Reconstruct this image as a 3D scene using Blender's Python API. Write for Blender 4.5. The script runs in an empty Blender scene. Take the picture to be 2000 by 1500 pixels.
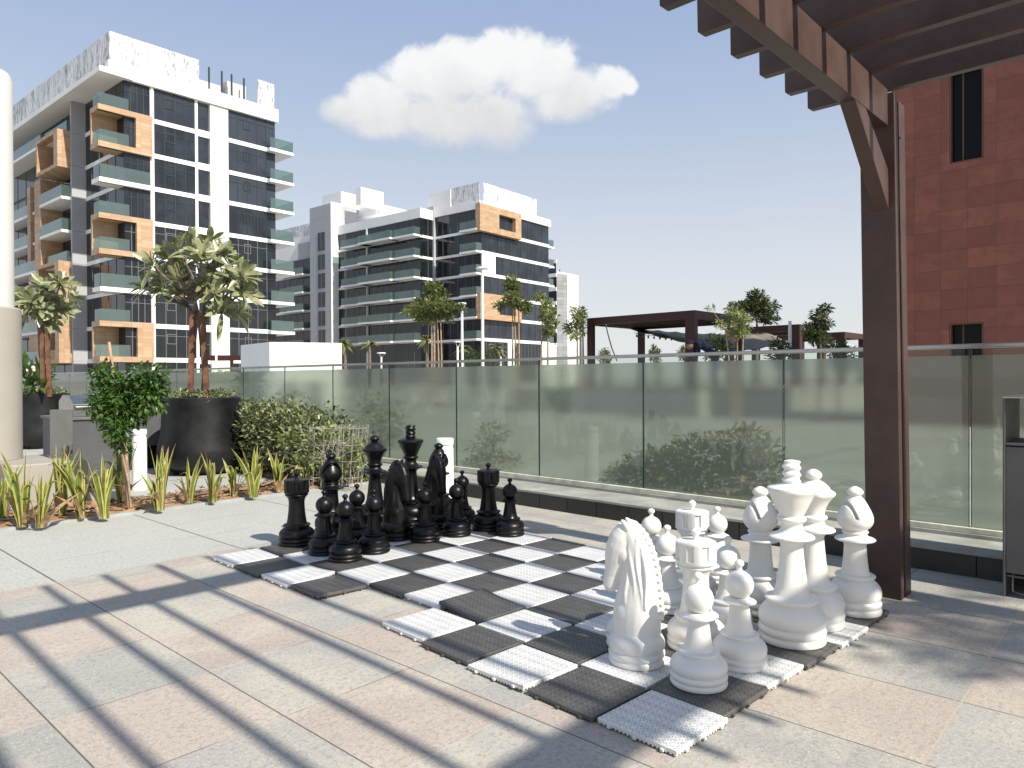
import bpy, bmesh, math, random
import numpy as np
from math import sin, cos, radians, pi, atan2, sqrt
from mathutils import Vector, Matrix, noise
random.seed(11); rng = np.random.default_rng(7)
SC = bpy.context.scene
COL = SC.collection

# ------------------------------------------------------------------ camera
F, PIT, ROL, HC = 1406.0, -0.0069, -0.0046, 1.227
cd = bpy.data.cameras.new('camera'); cam = bpy.data.objects.new('camera', cd); COL.objects.link(cam)
cd.sensor_width = 36; cd.lens = F / 2000 * 36; cd.clip_start = 0.05; cd.clip_end = 6000
fv = Vector((0, cos(PIT), sin(PIT))); uv = Vector((0, -sin(PIT), cos(PIT))); xv = Vector((1, 0, 0))
CX = cos(ROL) * xv + sin(ROL) * uv; CU = -sin(ROL) * xv + cos(ROL) * uv
m = Matrix((CX, CU, -fv)).transposed().to_4x4(); m.translation = (0, 0, HC); cam.matrix_world = m
SC.camera = cam

# ------------------------------------------------------------------ world, sun, exposure
SUN_EL, SUN_AZ = 41.6, 135.3       # azimuth clockwise from +Y
world = bpy.data.worlds.new('World'); SC.world = world; world.use_nodes = True
sd = bpy.data.lights.new('sun', 'SUN'); sd.energy = 5.0; sd.angle = radians(0.75); sd.color = (1.0, 0.93, 0.82)
sun = bpy.data.objects.new('sun', sd); COL.objects.link(sun)
sdir = Vector((sin(radians(SUN_AZ)) * cos(radians(SUN_EL)), cos(radians(SUN_AZ)) * cos(radians(SUN_EL)), sin(radians(SUN_EL))))
sun.rotation_euler = sdir.to_track_quat('Z', 'Y').to_euler()
SC.view_settings.view_transform = 'Standard'; SC.view_settings.look = 'None'
SC.view_settings.exposure = 0.42; SC.view_settings.gamma = 1.0
SC.render.engine = 'CYCLES'
SC.cycles.max_bounces = 8; SC.cycles.transparent_max_bounces = 12; SC.cycles.sample_clamp_indirect = 4

class NT:
    """small helper for node trees"""
    def __init__(s, tree): s.t = tree; s.n = tree.nodes; s.l = tree.links
    def add(s, typ, **kw):
        nd = s.n.new(typ)
        for k, v in kw.items(): setattr(nd, k, v)
        return nd
    def link(s, a, b): s.l.new(a, b)
    def val(s, sock, v):
        if hasattr(v, 'is_output') or isinstance(v, bpy.types.NodeSocket): s.l.new(v, sock)
        else: sock.default_value = v
    def m(s, op, a, b=0.0, c=0.0, clamp=False):
        nd = s.n.new('ShaderNodeMath'); nd.operation = op; nd.use_clamp = clamp
        s.val(nd.inputs[0], a); s.val(nd.inputs[1], b); s.val(nd.inputs[2], c); return nd.outputs[0]
    def mix(s, f, a, b, blend='MIX'):
        nd = s.n.new('ShaderNodeMix'); nd.data_type = 'RGBA'; nd.blend_type = blend
        s.val(nd.inputs[0], f); s.val(nd.inputs[6], a); s.val(nd.inputs[7], b); return nd.outputs[2]
    def ss(s, x, lo, hi, a=0.0, b=1.0):
        nd = s.n.new('ShaderNodeMapRange'); nd.interpolation_type = 'SMOOTHSTEP'
        s.val(nd.inputs[0], x); nd.inputs[1].default_value = lo; nd.inputs[2].default_value = hi
        nd.inputs[3].default_value = a; nd.inputs[4].default_value = b; return nd.outputs[0]
    def noise(s, vec, scale, detail=3.0, rough=0.55, dist=0.0):
        nd = s.n.new('ShaderNodeTexNoise')
        if vec is not None: s.l.new(vec, nd.inputs['Vector'])
        nd.inputs['Scale'].default_value = scale; nd.inputs['Detail'].default_value = detail
        nd.inputs['Roughness'].default_value = rough; nd.inputs['Distortion'].default_value = dist
        return nd.outputs[0]

def build_world():
    w = NT(world.node_tree); w.n.clear()
    out = w.add('ShaderNodeOutputWorld'); bg = w.add('ShaderNodeBackground'); bg.inputs[1].default_value = 0.078
    sky = w.add('ShaderNodeTexSky'); sky.sky_type = 'NISHITA'; sky.sun_disc = False
    sky.sun_elevation = radians(SUN_EL); sky.sun_rotation = radians(SUN_AZ)
    sky.air_density = 1.0; sky.dust_density = 2.2; sky.ozone_density = 1.6; sky.altitude = 20
    tc = w.add('ShaderNodeTexCoord'); sep = w.add('ShaderNodeSeparateXYZ'); w.link(tc.outputs['Generated'], sep.inputs[0])
    X, Y, Z = sep.outputs
    Yc = w.m('MAXIMUM', Y, 0.05)
    U = w.m('DIVIDE', X, Yc); V = w.m('DIVIDE', Z, Yc)
    comb = w.add('ShaderNodeCombineXYZ'); w.link(U, comb.inputs[0]); w.link(V, comb.inputs[1])
    vec = comb.outputs[0]
    n1 = w.noise(vec, 9.0, 9, 0.6, 0.5); n2 = w.noise(vec, 34.0, 6, 0.62, .4)
    blobs = [(672, 218, 60, 38), (735, 205, 90, 62), (815, 140, 72, 62), (880, 150, 120, 80), (985, 108, 72, 62), (1055, 140, 105, 84),
             (1130, 175, 80, 60), (1192, 165, 52, 38), (1228, 172, 24, 22), (880, 230, 160, 66), (960, 235, 110, 72), (1095, 205, 80, 52), (760, 245, 90, 34)]
    f = None
    for cx, cy, rx, ry in blobs:
        a = w.m('MULTIPLY', w.m('SUBTRACT', U, (cx - 1000) / 1406), 1406 / rx)
        b = w.m('MULTIPLY', w.m('SUBTRACT', V, (741 - cy) / 1406), 1406 / ry)
        d = w.m('SQRT', w.m('ADD', w.m('MULTIPLY', a, a), w.m('MULTIPLY', b, b)))
        g_ = w.m('SUBTRACT', 1.0, d)
        f = g_ if f is None else w.m('SMOOTH_MAX', f, g_, 0.25)
    nn = w.m('ADD', w.m('MULTIPLY', w.m('SUBTRACT', n1, 0.5), 1.35), w.m('MULTIPLY', w.m('SUBTRACT', n2, 0.5), 0.5))
    f2 = w.m('ADD', f, nn)
    soft = w.ss(V, 0.31, 0.46, 0.75, 0.34)          # softer edge at the flat base
    mask = w.m('DIVIDE', w.m('SUBTRACT', f2, 0.02), soft, clamp=True)
    mask = w.m('POWER', w.ss(mask, 0.0, 1.0, 0.0, 0.985), 0.8)
    n3 = w.noise(vec, 8.0, 4, 0.5)
    hgt = w.ss(w.m('ADD', w.m('ADD', V, w.m('MULTIPLY', w.m('SUBTRACT', n3, 0.5), 0.22)), w.m('MULTIPLY', w.m('SUBTRACT', n2, 0.5), 0.05)), 0.32, 0.46)
    ccol = w.mix(hgt, (7.0, 7.1, 7.25, 1), (9.1, 9.15, 9.2, 1))
    top_ = w.mix(w.ss(Z, 0.0, 0.55), (8.3, 8.5, 8.6, 1), (4.0, 5.3, 7.9, 1))
    pale = w.mix(w.ss(Z, -0.05, 0.6, 0.85, 0.70), sky.outputs[0], top_)
    col = w.mix(mask, pale, ccol)
    w.link(col, bg.inputs[0]); w.link(bg.outputs[0], out.inputs[0])
build_world()

# ------------------------------------------------------------------ frames and helpers
def ray(x, y):
    return fv + CX * ((x - 1000) / F) - CU * ((y - 750) / F)
def G(x, y, z=0.0):
    d = ray(x, y); t = (z - HC) / d.z; return Vector((d.x * t, d.y * t, z))
def AT(x, y, Y):
    d = ray(x, y); t = Y / d.y; return Vector((d.x * t, Y, HC + d.z * t))
AZ = radians(46.5)
E2 = Vector((-sin(AZ), cos(AZ), 0)); E1 = Vector((E2.y, -E2.x, 0)); OS = Vector((2.132, 3.942, 0))
def S(l1, l2, z=0.0): return OS + E1 * l1 + E2 * l2 + Vector((0, 0, z))
SITE_ROT = atan2(E1.y, E1.x)

def tag(o, label=None, cat=None, group=None, kind=None):
    if label: o['label'] = label
    if cat: o['category'] = cat
    if group: o['group'] = group
    if kind: o['kind'] = kind
    return o
def empty(name, loc, label, cat, group=None, rz=0.0):
    o = bpy.data.objects.new(name, None); COL.objects.link(o); o.location = loc; o.rotation_euler = (0, 0, rz)
    o.empty_display_size = 0.1
    return tag(o, label, cat, group)
def mesh_obj(name, me, mats, parent=None, loc=(0, 0, 0), rz=0.0, smooth=False):
    if smooth: me.shade_smooth() if hasattr(me, 'shade_smooth') else None
    for mm in (mats if isinstance(mats, (list, tuple)) else [mats]):
        if len(me.materials) < 8: me.materials.append(mm)
    o = bpy.data.objects.new(name, me); COL.objects.link(o); o.location = loc; o.rotation_euler = (0, 0, rz)
    if parent is not None: o.parent = parent
    return o
class MB:
    """collects boxes, tubes, quads; build() links ONE mesh. Points may be given in world space: origin is subtracted."""
    def __init__(s): s.v = []; s.f = []; s.mi = []
    def poly(s, pts, faces, mi=0):
        b = len(s.v); s.v += [tuple(p) for p in pts]; s.f += [tuple(b + i for i in f) for f in faces]; s.mi += [mi] * len(faces)
    def box(s, lo, hi, mi=0):
        x0, y0, z0 = lo; x1, y1, z1 = hi
        s.hexa([(x0, y0, z0), (x1, y0, z0), (x1, y1, z0), (x0, y1, z0)], [(x0, y0, z1), (x1, y0, z1), (x1, y1, z1), (x0, y1, z1)], mi)
    def hexa(s, bot, top, mi=0):
        n = len(bot)
        s.poly(list(bot) + list(top), [tuple(range(n))[::-1], tuple(range(n, 2 * n))] + [(i, (i + 1) % n, n + (i + 1) % n, n + i) for i in range(n)], mi)
    def prism(s, pts2, z0, z1, mi=0): s.hexa([(p[0], p[1], z0) for p in pts2], [(p[0], p[1], z1) for p in pts2], mi)
    def sbox(s, a, b, mi=0):           # box in the site frame: (l1,l2,z) to (l1,l2,z)
        (l0, m0, z0), (l1, m1, z1) = a, b
        q = [(l0, m0), (l1, m0), (l1, m1), (l0, m1)]
        s.hexa([S(x, y, z0) for x, y in q], [S(x, y, z1) for x, y in q], mi)
    def tube(s, pts, rads, n=8, mi=0, cap=True):
        pts = [Vector(p) for p in pts]; rings = []
        if not isinstance(rads, (list, tuple)): rads = [rads] * len(pts)
        for i, p in enumerate(pts):
            t = (pts[min(i + 1, len(pts) - 1)] - pts[max(i - 1, 0)]).normalized()
            a = t.cross(Vector((0, 0, 1)) if abs(t.z) < 0.95 else Vector((1, 0, 0))).normalized(); b = t.cross(a)
            rings.append([p + (a * cos(2 * pi * k / n) + b * sin(2 * pi * k / n)) * rads[i] for k in range(n)])
        base = len(s.v)
        for r in rings: s.v += [tuple(q) for q in r]
        for i in range(len(rings) - 1):
            for k in range(n):
                s.f.append((base + i * n + k, base + i * n + (k + 1) % n, base + (i + 1) * n + (k + 1) % n, base + (i + 1) * n + k)); s.mi.append(mi)
        if cap:
            s.f.append(tuple(base + k for k in range(n))[::-1]); s.mi.append(mi)
            e = base + (len(rings) - 1) * n; s.f.append(tuple(e + k for k in range(n))); s.mi.append(mi)
    def lathe(s, prof, c=(0, 0, 0), n=32, mi=0, rf=None):
        base = len(s.v)
        for (z, r) in prof:
            for k in range(n):
                th = 2 * pi * k / n; rr = r if rf is None else rf(z, th, r)
                s.v.append((c[0] + rr * cos(th), c[1] + rr * sin(th), c[2] + z))
        for i in range(len(prof) - 1):
            for k in range(n):
                s.f.append((base + i * n + k, base + i * n + (k + 1) % n, base + (i + 1) * n + (k + 1) % n, base + (i + 1) * n + k)); s.mi.append(mi)
        s.f.append(tuple(base + k for k in range(n))[::-1]); s.mi.append(mi)
        e = base + (len(prof) - 1) * n; s.f.append(tuple(e + k for k in range(n))); s.mi.append(mi)
    def sphere(s, c, r, n=12, mi=0, sq=(1, 1, 1)):
        prof = [(-cos(pi * i / n), max(sin(pi * i / n), 0.02)) for i in range(n + 1)]
        b = len(s.v); s.lathe(prof, (0, 0, 0), n * 2, mi)
        for i in range(b, len(s.v)):
            x, y, z = s.v[i]; s.v[i] = (c[0] + x * r * sq[0], c[1] + y * r * sq[1], c[2] + z * r * sq[2])
    def mesh(s, name, org=(0, 0, 0), fix=False):
        me = bpy.data.meshes.new(name)
        me.from_pydata([(x - org[0], y - org[1], z - org[2]) for x, y, z in s.v], [], s.f)
        if any(s.mi): me.polygons.foreach_set('material_index', s.mi)
        if fix:
            bm = bmesh.new(); bm.from_mesh(me); bmesh.ops.recalc_face_normals(bm, faces=bm.faces); bm.to_mesh(me); bm.free()
        me.update(); return me
    def build(s, name, mats, parent=None, loc=(0, 0, 0), smooth=False, world=True, bevel=0.0):
        """world=True: vertices are world coords; the object (or its parent thing, unrotated) sits at loc"""
        org = loc if parent is None else parent.location
        if not world: org = (0, 0, 0)
        me = s.mesh(name, org, True)
        o = mesh_obj(name, me, mats, parent, loc if parent is None else (0, 0, 0))
        if smooth: smooth_by_angle(me)
        if bevel:
            md = o.modifiers.new('bevel', 'BEVEL'); md.width = bevel; md.segments = 2; md.limit_method = 'ANGLE'; md.angle_limit = radians(40)
        return o
def smooth_by_angle(me, ang=35):
    me.polygons.foreach_set('use_smooth', [True] * len(me.polygons))
    bm = bmesh.new(); bm.from_mesh(me); lim = radians(ang)
    for e in bm.edges:
        if len(e.link_faces) == 2: e.smooth = e.calc_face_angle(0) < lim
    bm.to_mesh(me); bm.free()
def dup(root, loc, rz=None, label=None, cat=None):
    r = root.copy(); COL.objects.link(r); r.location = loc
    if rz is not None: r.rotation_euler = (0, 0, rz)
    if label: r['label'] = label
    for ch in list(root.children):
        c = ch.copy(); COL.objects.link(c); c.parent = r
        for g_ in ch.children:
            d = g_.copy(); COL.objects.link(d); d.parent = c
    return r

# ------------------------------------------------------------------ materials
def mat(name, col, rough=0.6, spec=0.5, metal=0.0, var=0.0, vscale=4.0, bump=0.0, bscale=60.0, obj=True, trans=0.0, sss=0.0):
    M_ = bpy.data.materials.new(name); M_.use_nodes = True; t = NT(M_.node_tree); p = t.n['Principled BSDF']
    p.inputs['Roughness'].default_value = rough; p.inputs['Metallic'].default_value = metal
    p.inputs['Specular IOR Level'].default_value = spec
    c4 = (*col, 1)
    if var or bump: tc = t.add('ShaderNodeTexCoord'); vec = tc.outputs['Object' if obj else 'Generated']
    if var:
        n_ = t.noise(vec, vscale, 5, 0.6)
        lo = tuple(max(0, c * (1 - var)) for c in col) + (1,); hi = tuple(min(1, c * (1 + var)) for c in col) + (1,)
        t.link(t.mix(t.ss(n_, 0.3, 0.7), lo, hi), p.inputs['Base Color'])
        rr = t.ss(n_, 0.2, 0.8, max(0, rough - 0.08), min(1, rough + 0.1)); t.link(rr, p.inputs['Roughness'])
    else: p.inputs['Base Color'].default_value = c4
    if bump:
        b = t.add('ShaderNodeBump'); b.inputs['Strength'].default_value = min(1, bump); b.inputs['Distance'].default_value = 0.01
        t.link(t.noise(vec, bscale, 4, 0.6), b.inputs['Height']); t.link(b.outputs[0], p.inputs['Normal'])
    if sss: p.inputs['Subsurface Weight'].default_value = sss; p.inputs['Subsurface Radius'].default_value = (.05, .05, .05)
    return M_
def leaf_mat(name, col, col2=None, rough=0.45, trans=0.35, vscale=9.0):
    M_ = bpy.data.materials.new(name); M_.use_nodes = True; t = NT(M_.node_tree); p = t.n['Principled BSDF']; out = t.n['Material Output']
    tc = t.add('ShaderNodeTexCoord'); n_ = t.noise(tc.outputs['Object'], vscale, 3, 0.6)
    c = t.mix(t.ss(n_, 0.35, 0.65), (*col, 1), (*(col2 or [x * 1.6 for x in col]), 1))
    t.link(c, p.inputs['Base Color']); p.inputs['Roughness'].default_value = rough
    tr = t.add('ShaderNodeBsdfTranslucent'); t.link(t.mix(0.5, c, (0.25, 0.32, 0.04, 1)), tr.inputs[0])
    mx = t.add('ShaderNodeMixShader'); mx.inputs[0].default_value = trans
    t.link(p.outputs[0], mx.inputs[1]); t.link(tr.outputs[0], mx.inputs[2]); t.link(mx.outputs[0], out.inputs[0])
    return M_
def plain_glass(name, tint, refl=0.12, body=0.0, bodycol=(.4, .5, .45), rough=0.02):
    """thin glazing: tinted see-through + clear reflection + optional milky body"""
    M_ = bpy.data.materials.new(name); M_.use_nodes = True; t = NT(M_.node_tree); out = t.n['Material Output']; t.n.remove(t.n['Principled BSDF'])
    tr = t.add('ShaderNodeBsdfTransparent'); tr.inputs[0].default_value = (*tint, 1)
    gl = t.add('ShaderNodeBsdfGlossy'); gl.inputs['Roughness'].default_value = rough; gl.inputs[0].default_value = (.95, 1, .98, 1)
    df = t.add('ShaderNodeBsdfDiffuse'); df.inputs[0].default_value = (*bodycol, 1)
    tl = t.add('ShaderNodeBsdfTranslucent'); tl.inputs[0].default_value = (*bodycol, 1)
    ad = t.add('ShaderNodeMixShader'); ad.inputs[0].default_value = 0.5; t.link(df.outputs[0], ad.inputs[1]); t.link(tl.outputs[0], ad.inputs[2])
    m1 = t.add('ShaderNodeMixShader'); m1.inputs[0].default_value = body; t.link(tr.outputs[0], m1.inputs[1]); t.link(ad.outputs[0], m1.inputs[2])
    lw_ = t.add('ShaderNodeLayerWeight'); lw_.inputs[0].default_value = 0.5
    fac = t.m('ADD', t.m('MULTIPLY', t.m('POWER', lw_.outputs['Facing'], 4.0), 0.75), refl, clamp=True)
    m2 = t.add('ShaderNodeMixShader'); t.link(fac, m2.inputs[0]); t.link(m1.outputs[0], m2.inputs[1]); t.link(gl.outputs[0], m2.inputs[2])
    t.link(m2.outputs[0], out.inputs[0]); return M_
def frosted_glass(name, body, bodycol, tint, rough, refl):
    """closed sheet: rough refraction (far things blur, near things stay readable), milky body, clear front reflection"""
    M_ = bpy.data.materials.new(name); M_.use_nodes = True; t = NT(M_.node_tree); out = t.n['Material Output']; t.n.remove(t.n['Principled BSDF'])
    rf = t.add('ShaderNodeBsdfRefraction'); rf.inputs['Color'].default_value = (*tint, 1); rf.inputs['Roughness'].default_value = rough; rf.inputs['IOR'].default_value = 1.45
    gl = t.add('ShaderNodeBsdfGlossy'); gl.inputs['Roughness'].default_value = 0.015
    df = t.add('ShaderNodeBsdfDiffuse'); df.inputs[0].default_value = (*bodycol, 1)
    tl = t.add('ShaderNodeBsdfTranslucent'); tl.inputs[0].default_value = (*bodycol, 1)
    ad = t.add('ShaderNodeMixShader'); ad.inputs[0].default_value = 0.4; t.link(df.outputs[0], ad.inputs[1]); t.link(tl.outputs[0], ad.inputs[2])
    geo = t.add('ShaderNodeNewGeometry')
    m1 = t.add('ShaderNodeMixShader'); t.link(t.m('MULTIPLY', t.m('SUBTRACT', 1.0, geo.outputs['Backfacing']), body), m1.inputs[0]); t.link(rf.outputs[0], m1.inputs[1]); t.link(ad.outputs[0], m1.inputs[2])
    lw_ = t.add('ShaderNodeLayerWeight'); lw_.inputs[0].default_value = 0.5
    fac = t.m('ADD', t.m('MULTIPLY', t.m('POWER', lw_.outputs['Facing'], 4.0), 0.75), refl, clamp=True)
    fac = t.m('MULTIPLY', fac, t.m('SUBTRACT', 1.0, geo.outputs['Backfacing']))
    m2 = t.add('ShaderNodeMixShader'); t.link(fac, m2.inputs[0]); t.link(m1.outputs[0], m2.inputs[1]); t.link(gl.outputs[0], m2.inputs[2])
    t.link(m2.outputs[0], out.inputs[0]); return M_
def paving_mat():
    M_ = bpy.data.materials.new('paving_slabs'); M_.use_nodes = True; t = NT(M_.node_tree); p = t.n['Principled BSDF']
    tc = t.add('ShaderNodeTexCoord'); sp = t.add('ShaderNodeSeparateXYZ'); t.link(tc.outputs['Object'], sp.inputs[0])
    u = t.m('DIVIDE', sp.outputs[0], 0.588); v = t.m('DIVIDE', sp.outputs[1], -0.6045)      # object frame = slab frame
    band = t.m('MULTIPLY', t.m('LESS_THAN', v, -1.38), t.m('LESS_THAN', u, 5.5))
    uu = t.m('MULTIPLY', u, t.m('SUBTRACT', 1.0, t.m('MULTIPLY', band, 0.5)))
    vv = t.m('ADD', v, t.m('MULTIPLY', band, 0.38))
    fu = t.m('FLOOR', uu); fw = t.m('FLOOR', vv)
    par = t.m('ABSOLUTE', t.m('MODULO', t.m('ADD', fu, fw), 2.0))
    par = t.m('MULTIPLY', par, t.m('SUBTRACT', 1.0, band))
    far = t.m('GREATER_THAN', u, 5.5); par = t.m('MULTIPLY', par, t.m('SUBTRACT', 1.0, far))
    cid = t.add('ShaderNodeCombineXYZ'); t.link(fu, cid.inputs[0]); t.link(fw, cid.inputs[1])
    wn = t.add('ShaderNodeTexWhiteNoise'); wn.noise_dimensions = '2D'; t.link(cid.outputs[0], wn.inputs[0])
    rnd = wn.outputs[0]
    big = t.noise(tc.outputs['Object'], 1.3, 5, 0.6, 0.4); fine = t.noise(tc.outputs['Object'], 120, 3, 0.8); mid = t.noise(tc.outputs['Object'], 48, 4, 0.8)
    # brushed streaks on each slab
    mp = t.add('ShaderNodeMapping'); mp.inputs['Scale'].default_value = (1.0, 7.0, 1.0); mp.inputs['Rotation'].default_value = (0, 0, 0.5); t.link(tc.outputs['Object'], mp.inputs[0])
    streak = t.noise(mp.outputs[0], 2.2, 5, 0.65, 0.8)
    grey = t.mix(rnd, (0.315, 0.315, 0.288, 1), (0.38, 0.37, 0.333, 1))
    pink = t.mix(rnd, (0.37, 0.312, 0.268, 1), (0.43, 0.37, 0.315, 1))
    grey = t.mix(t.m('MULTIPLY', band, 0.8), grey, (0.43, 0.445, 0.42, 1))
    c = t.mix(par, grey, pink)
    warm = t.m('MULTIPLY', t.m('SUBTRACT', 1.0, t.m('MULTIPLY', band, 0.7)), t.ss(t.m('ADD', big, t.m('MULTIPLY', t.m('SUBTRACT', streak, 0.5), 0.2)), 0.40, 0.62))
    c = t.mix(t.m('MULTIPLY', warm, 0.65), c, (0.51, 0.465, 0.38, 1))
    c = t.mix(t.m('MULTIPLY', t.ss(streak, 0.3, 0.6, 1, 0), 0.18), c, (0.34, 0.33, 0.31, 1))
    c = t.mix(t.m('MULTIPLY', t.ss(fine, 0.55, 0.66), 0.75), c, (0.70, 0.65, 0.59, 1))
    c = t.mix(t.m('MULTIPLY', t.ss(mid, 0.48, 0.64), 0.6), c, (0.23, 0.215, 0.20, 1))
    st = t.noise(tc.outputs['Object'], 6.5, 3, 0.5); c = t.mix(t.m('MULTIPLY', t.ss(st, 0.64, 0.74), 0.32), c, (0.2, 0.19, 0.17, 1))
    # joints: wobble their width a little
    wob = t.m('MULTIPLY', t.m('SUBTRACT', mid, 0.5), 0.006)
    du = t.m('MULTIPLY', t.m('ABSOLUTE', t.m('SUBTRACT', t.m('FRACT', uu), 0.5)), -1); du = t.m('MULTIPLY', t.m('ADD', du, 0.5), 0.588)
    dv = t.m('MULTIPLY', t.m('ABSOLUTE', t.m('SUBTRACT', t.m('FRACT', vv), 0.5)), -1); dv = t.m('MULTIPLY', t.m('ADD', dv, 0.5), 0.6045)
    ju = t.m('LESS_THAN', t.m('ADD', du, wob), 0.0030); jv = t.m('LESS_THAN', t.m('SUBTRACT', t.m('ADD', dv, wob), t.m('MULTIPLY', t.m('GREATER_THAN', v, 5.4), 0.0012)), 0.0026)
    jn = t.ss(t.noise(tc.outputs['Object'], 1.7, 2), 0.4, 0.55)
    jt = t.m('MAXIMUM', ju, jv)
    jc = t.mix(jn, (0.10, 0.085, 0.07, 1), (0.52, 0.46, 0.36, 1))
    sand = t.m('MULTIPLY', jv, t.m('GREATER_THAN', v, 5.4))
    jc = t.mix(ju, jc, (0.07, 0.065, 0.06, 1)); jc = t.mix(sand, jc, (0.44, 0.385, 0.29, 1))
    c = t.mix(t.m('MULTIPLY', jt, 0.85), c, jc)
    t.link(c, p.inputs['Base Color']); p.inputs['Roughness'].default_value = 0.78; p.inputs['Specular IOR Level'].default_value = 0.3
    b = t.add('ShaderNodeBump'); b.inputs['Strength'].default_value = 0.45; b.inputs['Distance'].default_value = 0.003
    h = t.m('SUBTRACT', t.m('ADD', t.m('MULTIPLY', fine, 0.6), mid), t.m('MULTIPLY', jt, 1.5))
    t.link(h, b.inputs['Height']); t.link(b.outputs[0], p.inputs['Normal'])
    return M_
def tile_mat(name, base, hole, holefac, rough):
    """interlocking plastic deck tile: open grid of slats with diagonal ribs and small triangular holes"""
    M_ = bpy.data.materials.new(name); M_.use_nodes = True; t = NT(M_.node_tree); p = t.n['Principled BSDF']
    tc = t.add('ShaderNodeTexCoord'); sp = t.add('ShaderNodeSeparateXYZ'); t.link(tc.outputs['Object'], sp.inputs[0])
    x, y, z = sp.outputs
    def line(q, k, w):      # 1 on a rib, 0 between
        return t.ss(t.m('ABSOLUTE', t.m('SUBTRACT', t.m('FRACT', t.m('MULTIPLY', q, k)), 0.5)), w - 0.06, w + 0.02)
    k = 1 / 0.027
    r1 = line(x, k, 0.40); r2 = line(y, k, 0.40)
    r3 = line(t.m('ADD', x, y), k, 0.37); r4 = line(t.m('SUBTRACT', x, y), k, 0.37)
    rib = t.m('MAXIMUM', t.m('MAXIMUM', r1, r2), t.m('MAXIMUM', r3, r4))
    slat = line(y, 1 / 0.0545, 0.475); slat2 = t.m('MULTIPLY', line(x, 1 / 0.109, 0.49), 0.35)
    top = t.m('GREATER_THAN', z, 0.0215)
    hl = t.m('MULTIPLY', t.m('SUBTRACT', 1.0, rib), holefac)
    hl = t.m('MULTIPLY', t.m('MAXIMUM', hl, t.m('MULTIPLY', t.m('MAXIMUM', slat, slat2), 0.5)), top)
    oi = t.add('ShaderNodeObjectInfo')
    n_ = t.noise(tc.outputs['Object'], 14, 4)
    bc = t.mix(t.m('MULTIPLY', t.ss(n_, 0.35, 0.75), 0.35), (*base, 1), (*[min(1, 0.5 * b + 0.12) for b in base], 1))
    bc = t.mix(t.m('MULTIPLY', oi.outputs['Random'], 0.25), bc, (*[min(1, b * 0.8 + 0.02) for b in base], 1))
    t.link(t.mix(hl, bc, (*hole, 1)), p.inputs['Base Color']); p.inputs['Roughness'].default_value = rough
    b = t.add('ShaderNodeBump'); b.inputs['Strength'].default_value = 0.8; b.inputs['Distance'].default_value = 0.004
    t.link(t.m('SUBTRACT', 1.0, hl), b.inputs['Height']); t.link(b.outputs[0], p.inputs['Normal'])
    return M_
def wall_tiles_mat(name, cols, tw, th, joint=(0.1, 0.1, 0.1), jw=0.012, rough=0.6, sx=0, sz=2):
    """cladding panels in the object's own x-z plane"""
    M_ = bpy.data.materials.new(name); M_.use_nodes = True; t = NT(M_.node_tree); p = t.n['Principled BSDF']
    tc = t.add('ShaderNodeTexCoord'); sp = t.add('ShaderNodeSeparateXYZ'); t.link(tc.outputs['Object'], sp.inputs[0])
    u = t.m('DIVIDE', t.m('ADD', sp.outputs[0], t.m('MULTIPLY', sp.outputs[1], 1.0 if sx else 0.0)), tw); v = t.m('DIVIDE', sp.outputs[2], th)
    cid = t.add('ShaderNodeCombineXYZ'); t.link(t.m('FLOOR', u), cid.inputs[0]); t.link(t.m('FLOOR', v), cid.inputs[1])
    wn = t.add('ShaderNodeTexWhiteNoise'); wn.noise_dimensions = '2D'; t.link(cid.outputs[0], wn.inputs[0])
    n_ = t.noise(tc.outputs['Object'], 2.4, 6, 0.65, 0.8); n2 = t.noise(tc.outputs['Object'], 22, 4, 0.7)
    c = t.mix(wn.outputs[0], (*cols[0], 1), (*cols[1], 1))
    c = t.mix(t.m('MULTIPLY', t.ss(n_, 0.42, 0.62), 0.5), c, (*cols[2], 1))
    c = t.mix(t.m('MULTIPLY', t.ss(n2, 0.62, 0.72), 0.18), c, (*[min(1, q * 1.7) for q in cols[1]], 1))
    du = t.m('MULTIPLY', t.m('SUBTRACT', 0.5, t.m('ABSOLUTE', t.m('SUBTRACT', t.m('FRACT', u), 0.5))), tw)
    dv = t.m('MULTIPLY', t.m('SUBTRACT', 0.5, t.m('ABSOLUTE', t.m('SUBTRACT', t.m('FRACT', v), 0.5))), th)
    j = t.m('MAXIMUM', t.m('LESS_THAN', du, jw / 2), t.m('LESS_THAN', dv, jw / 2))
    t.link(t.mix(t.m('MULTIPLY', j, 0.7), c, (*joint, 1)), p.inputs['Base Color']); p.inputs['Roughness'].default_value = rough
    b = t.add('ShaderNodeBump'); b.inputs['Strength'].default_value = 0.5; b.inputs['Distance'].default_value = 0.012
    t.link(t.m('ADD', t.m('SUBTRACT', t.m('MULTIPLY', n2, 0.5), j), t.m('MULTIPLY', wn.outputs[0], 0.6)), b.inputs['Height']); t.link(b.outputs[0], p.inputs['Normal'])
    return M_
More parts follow.
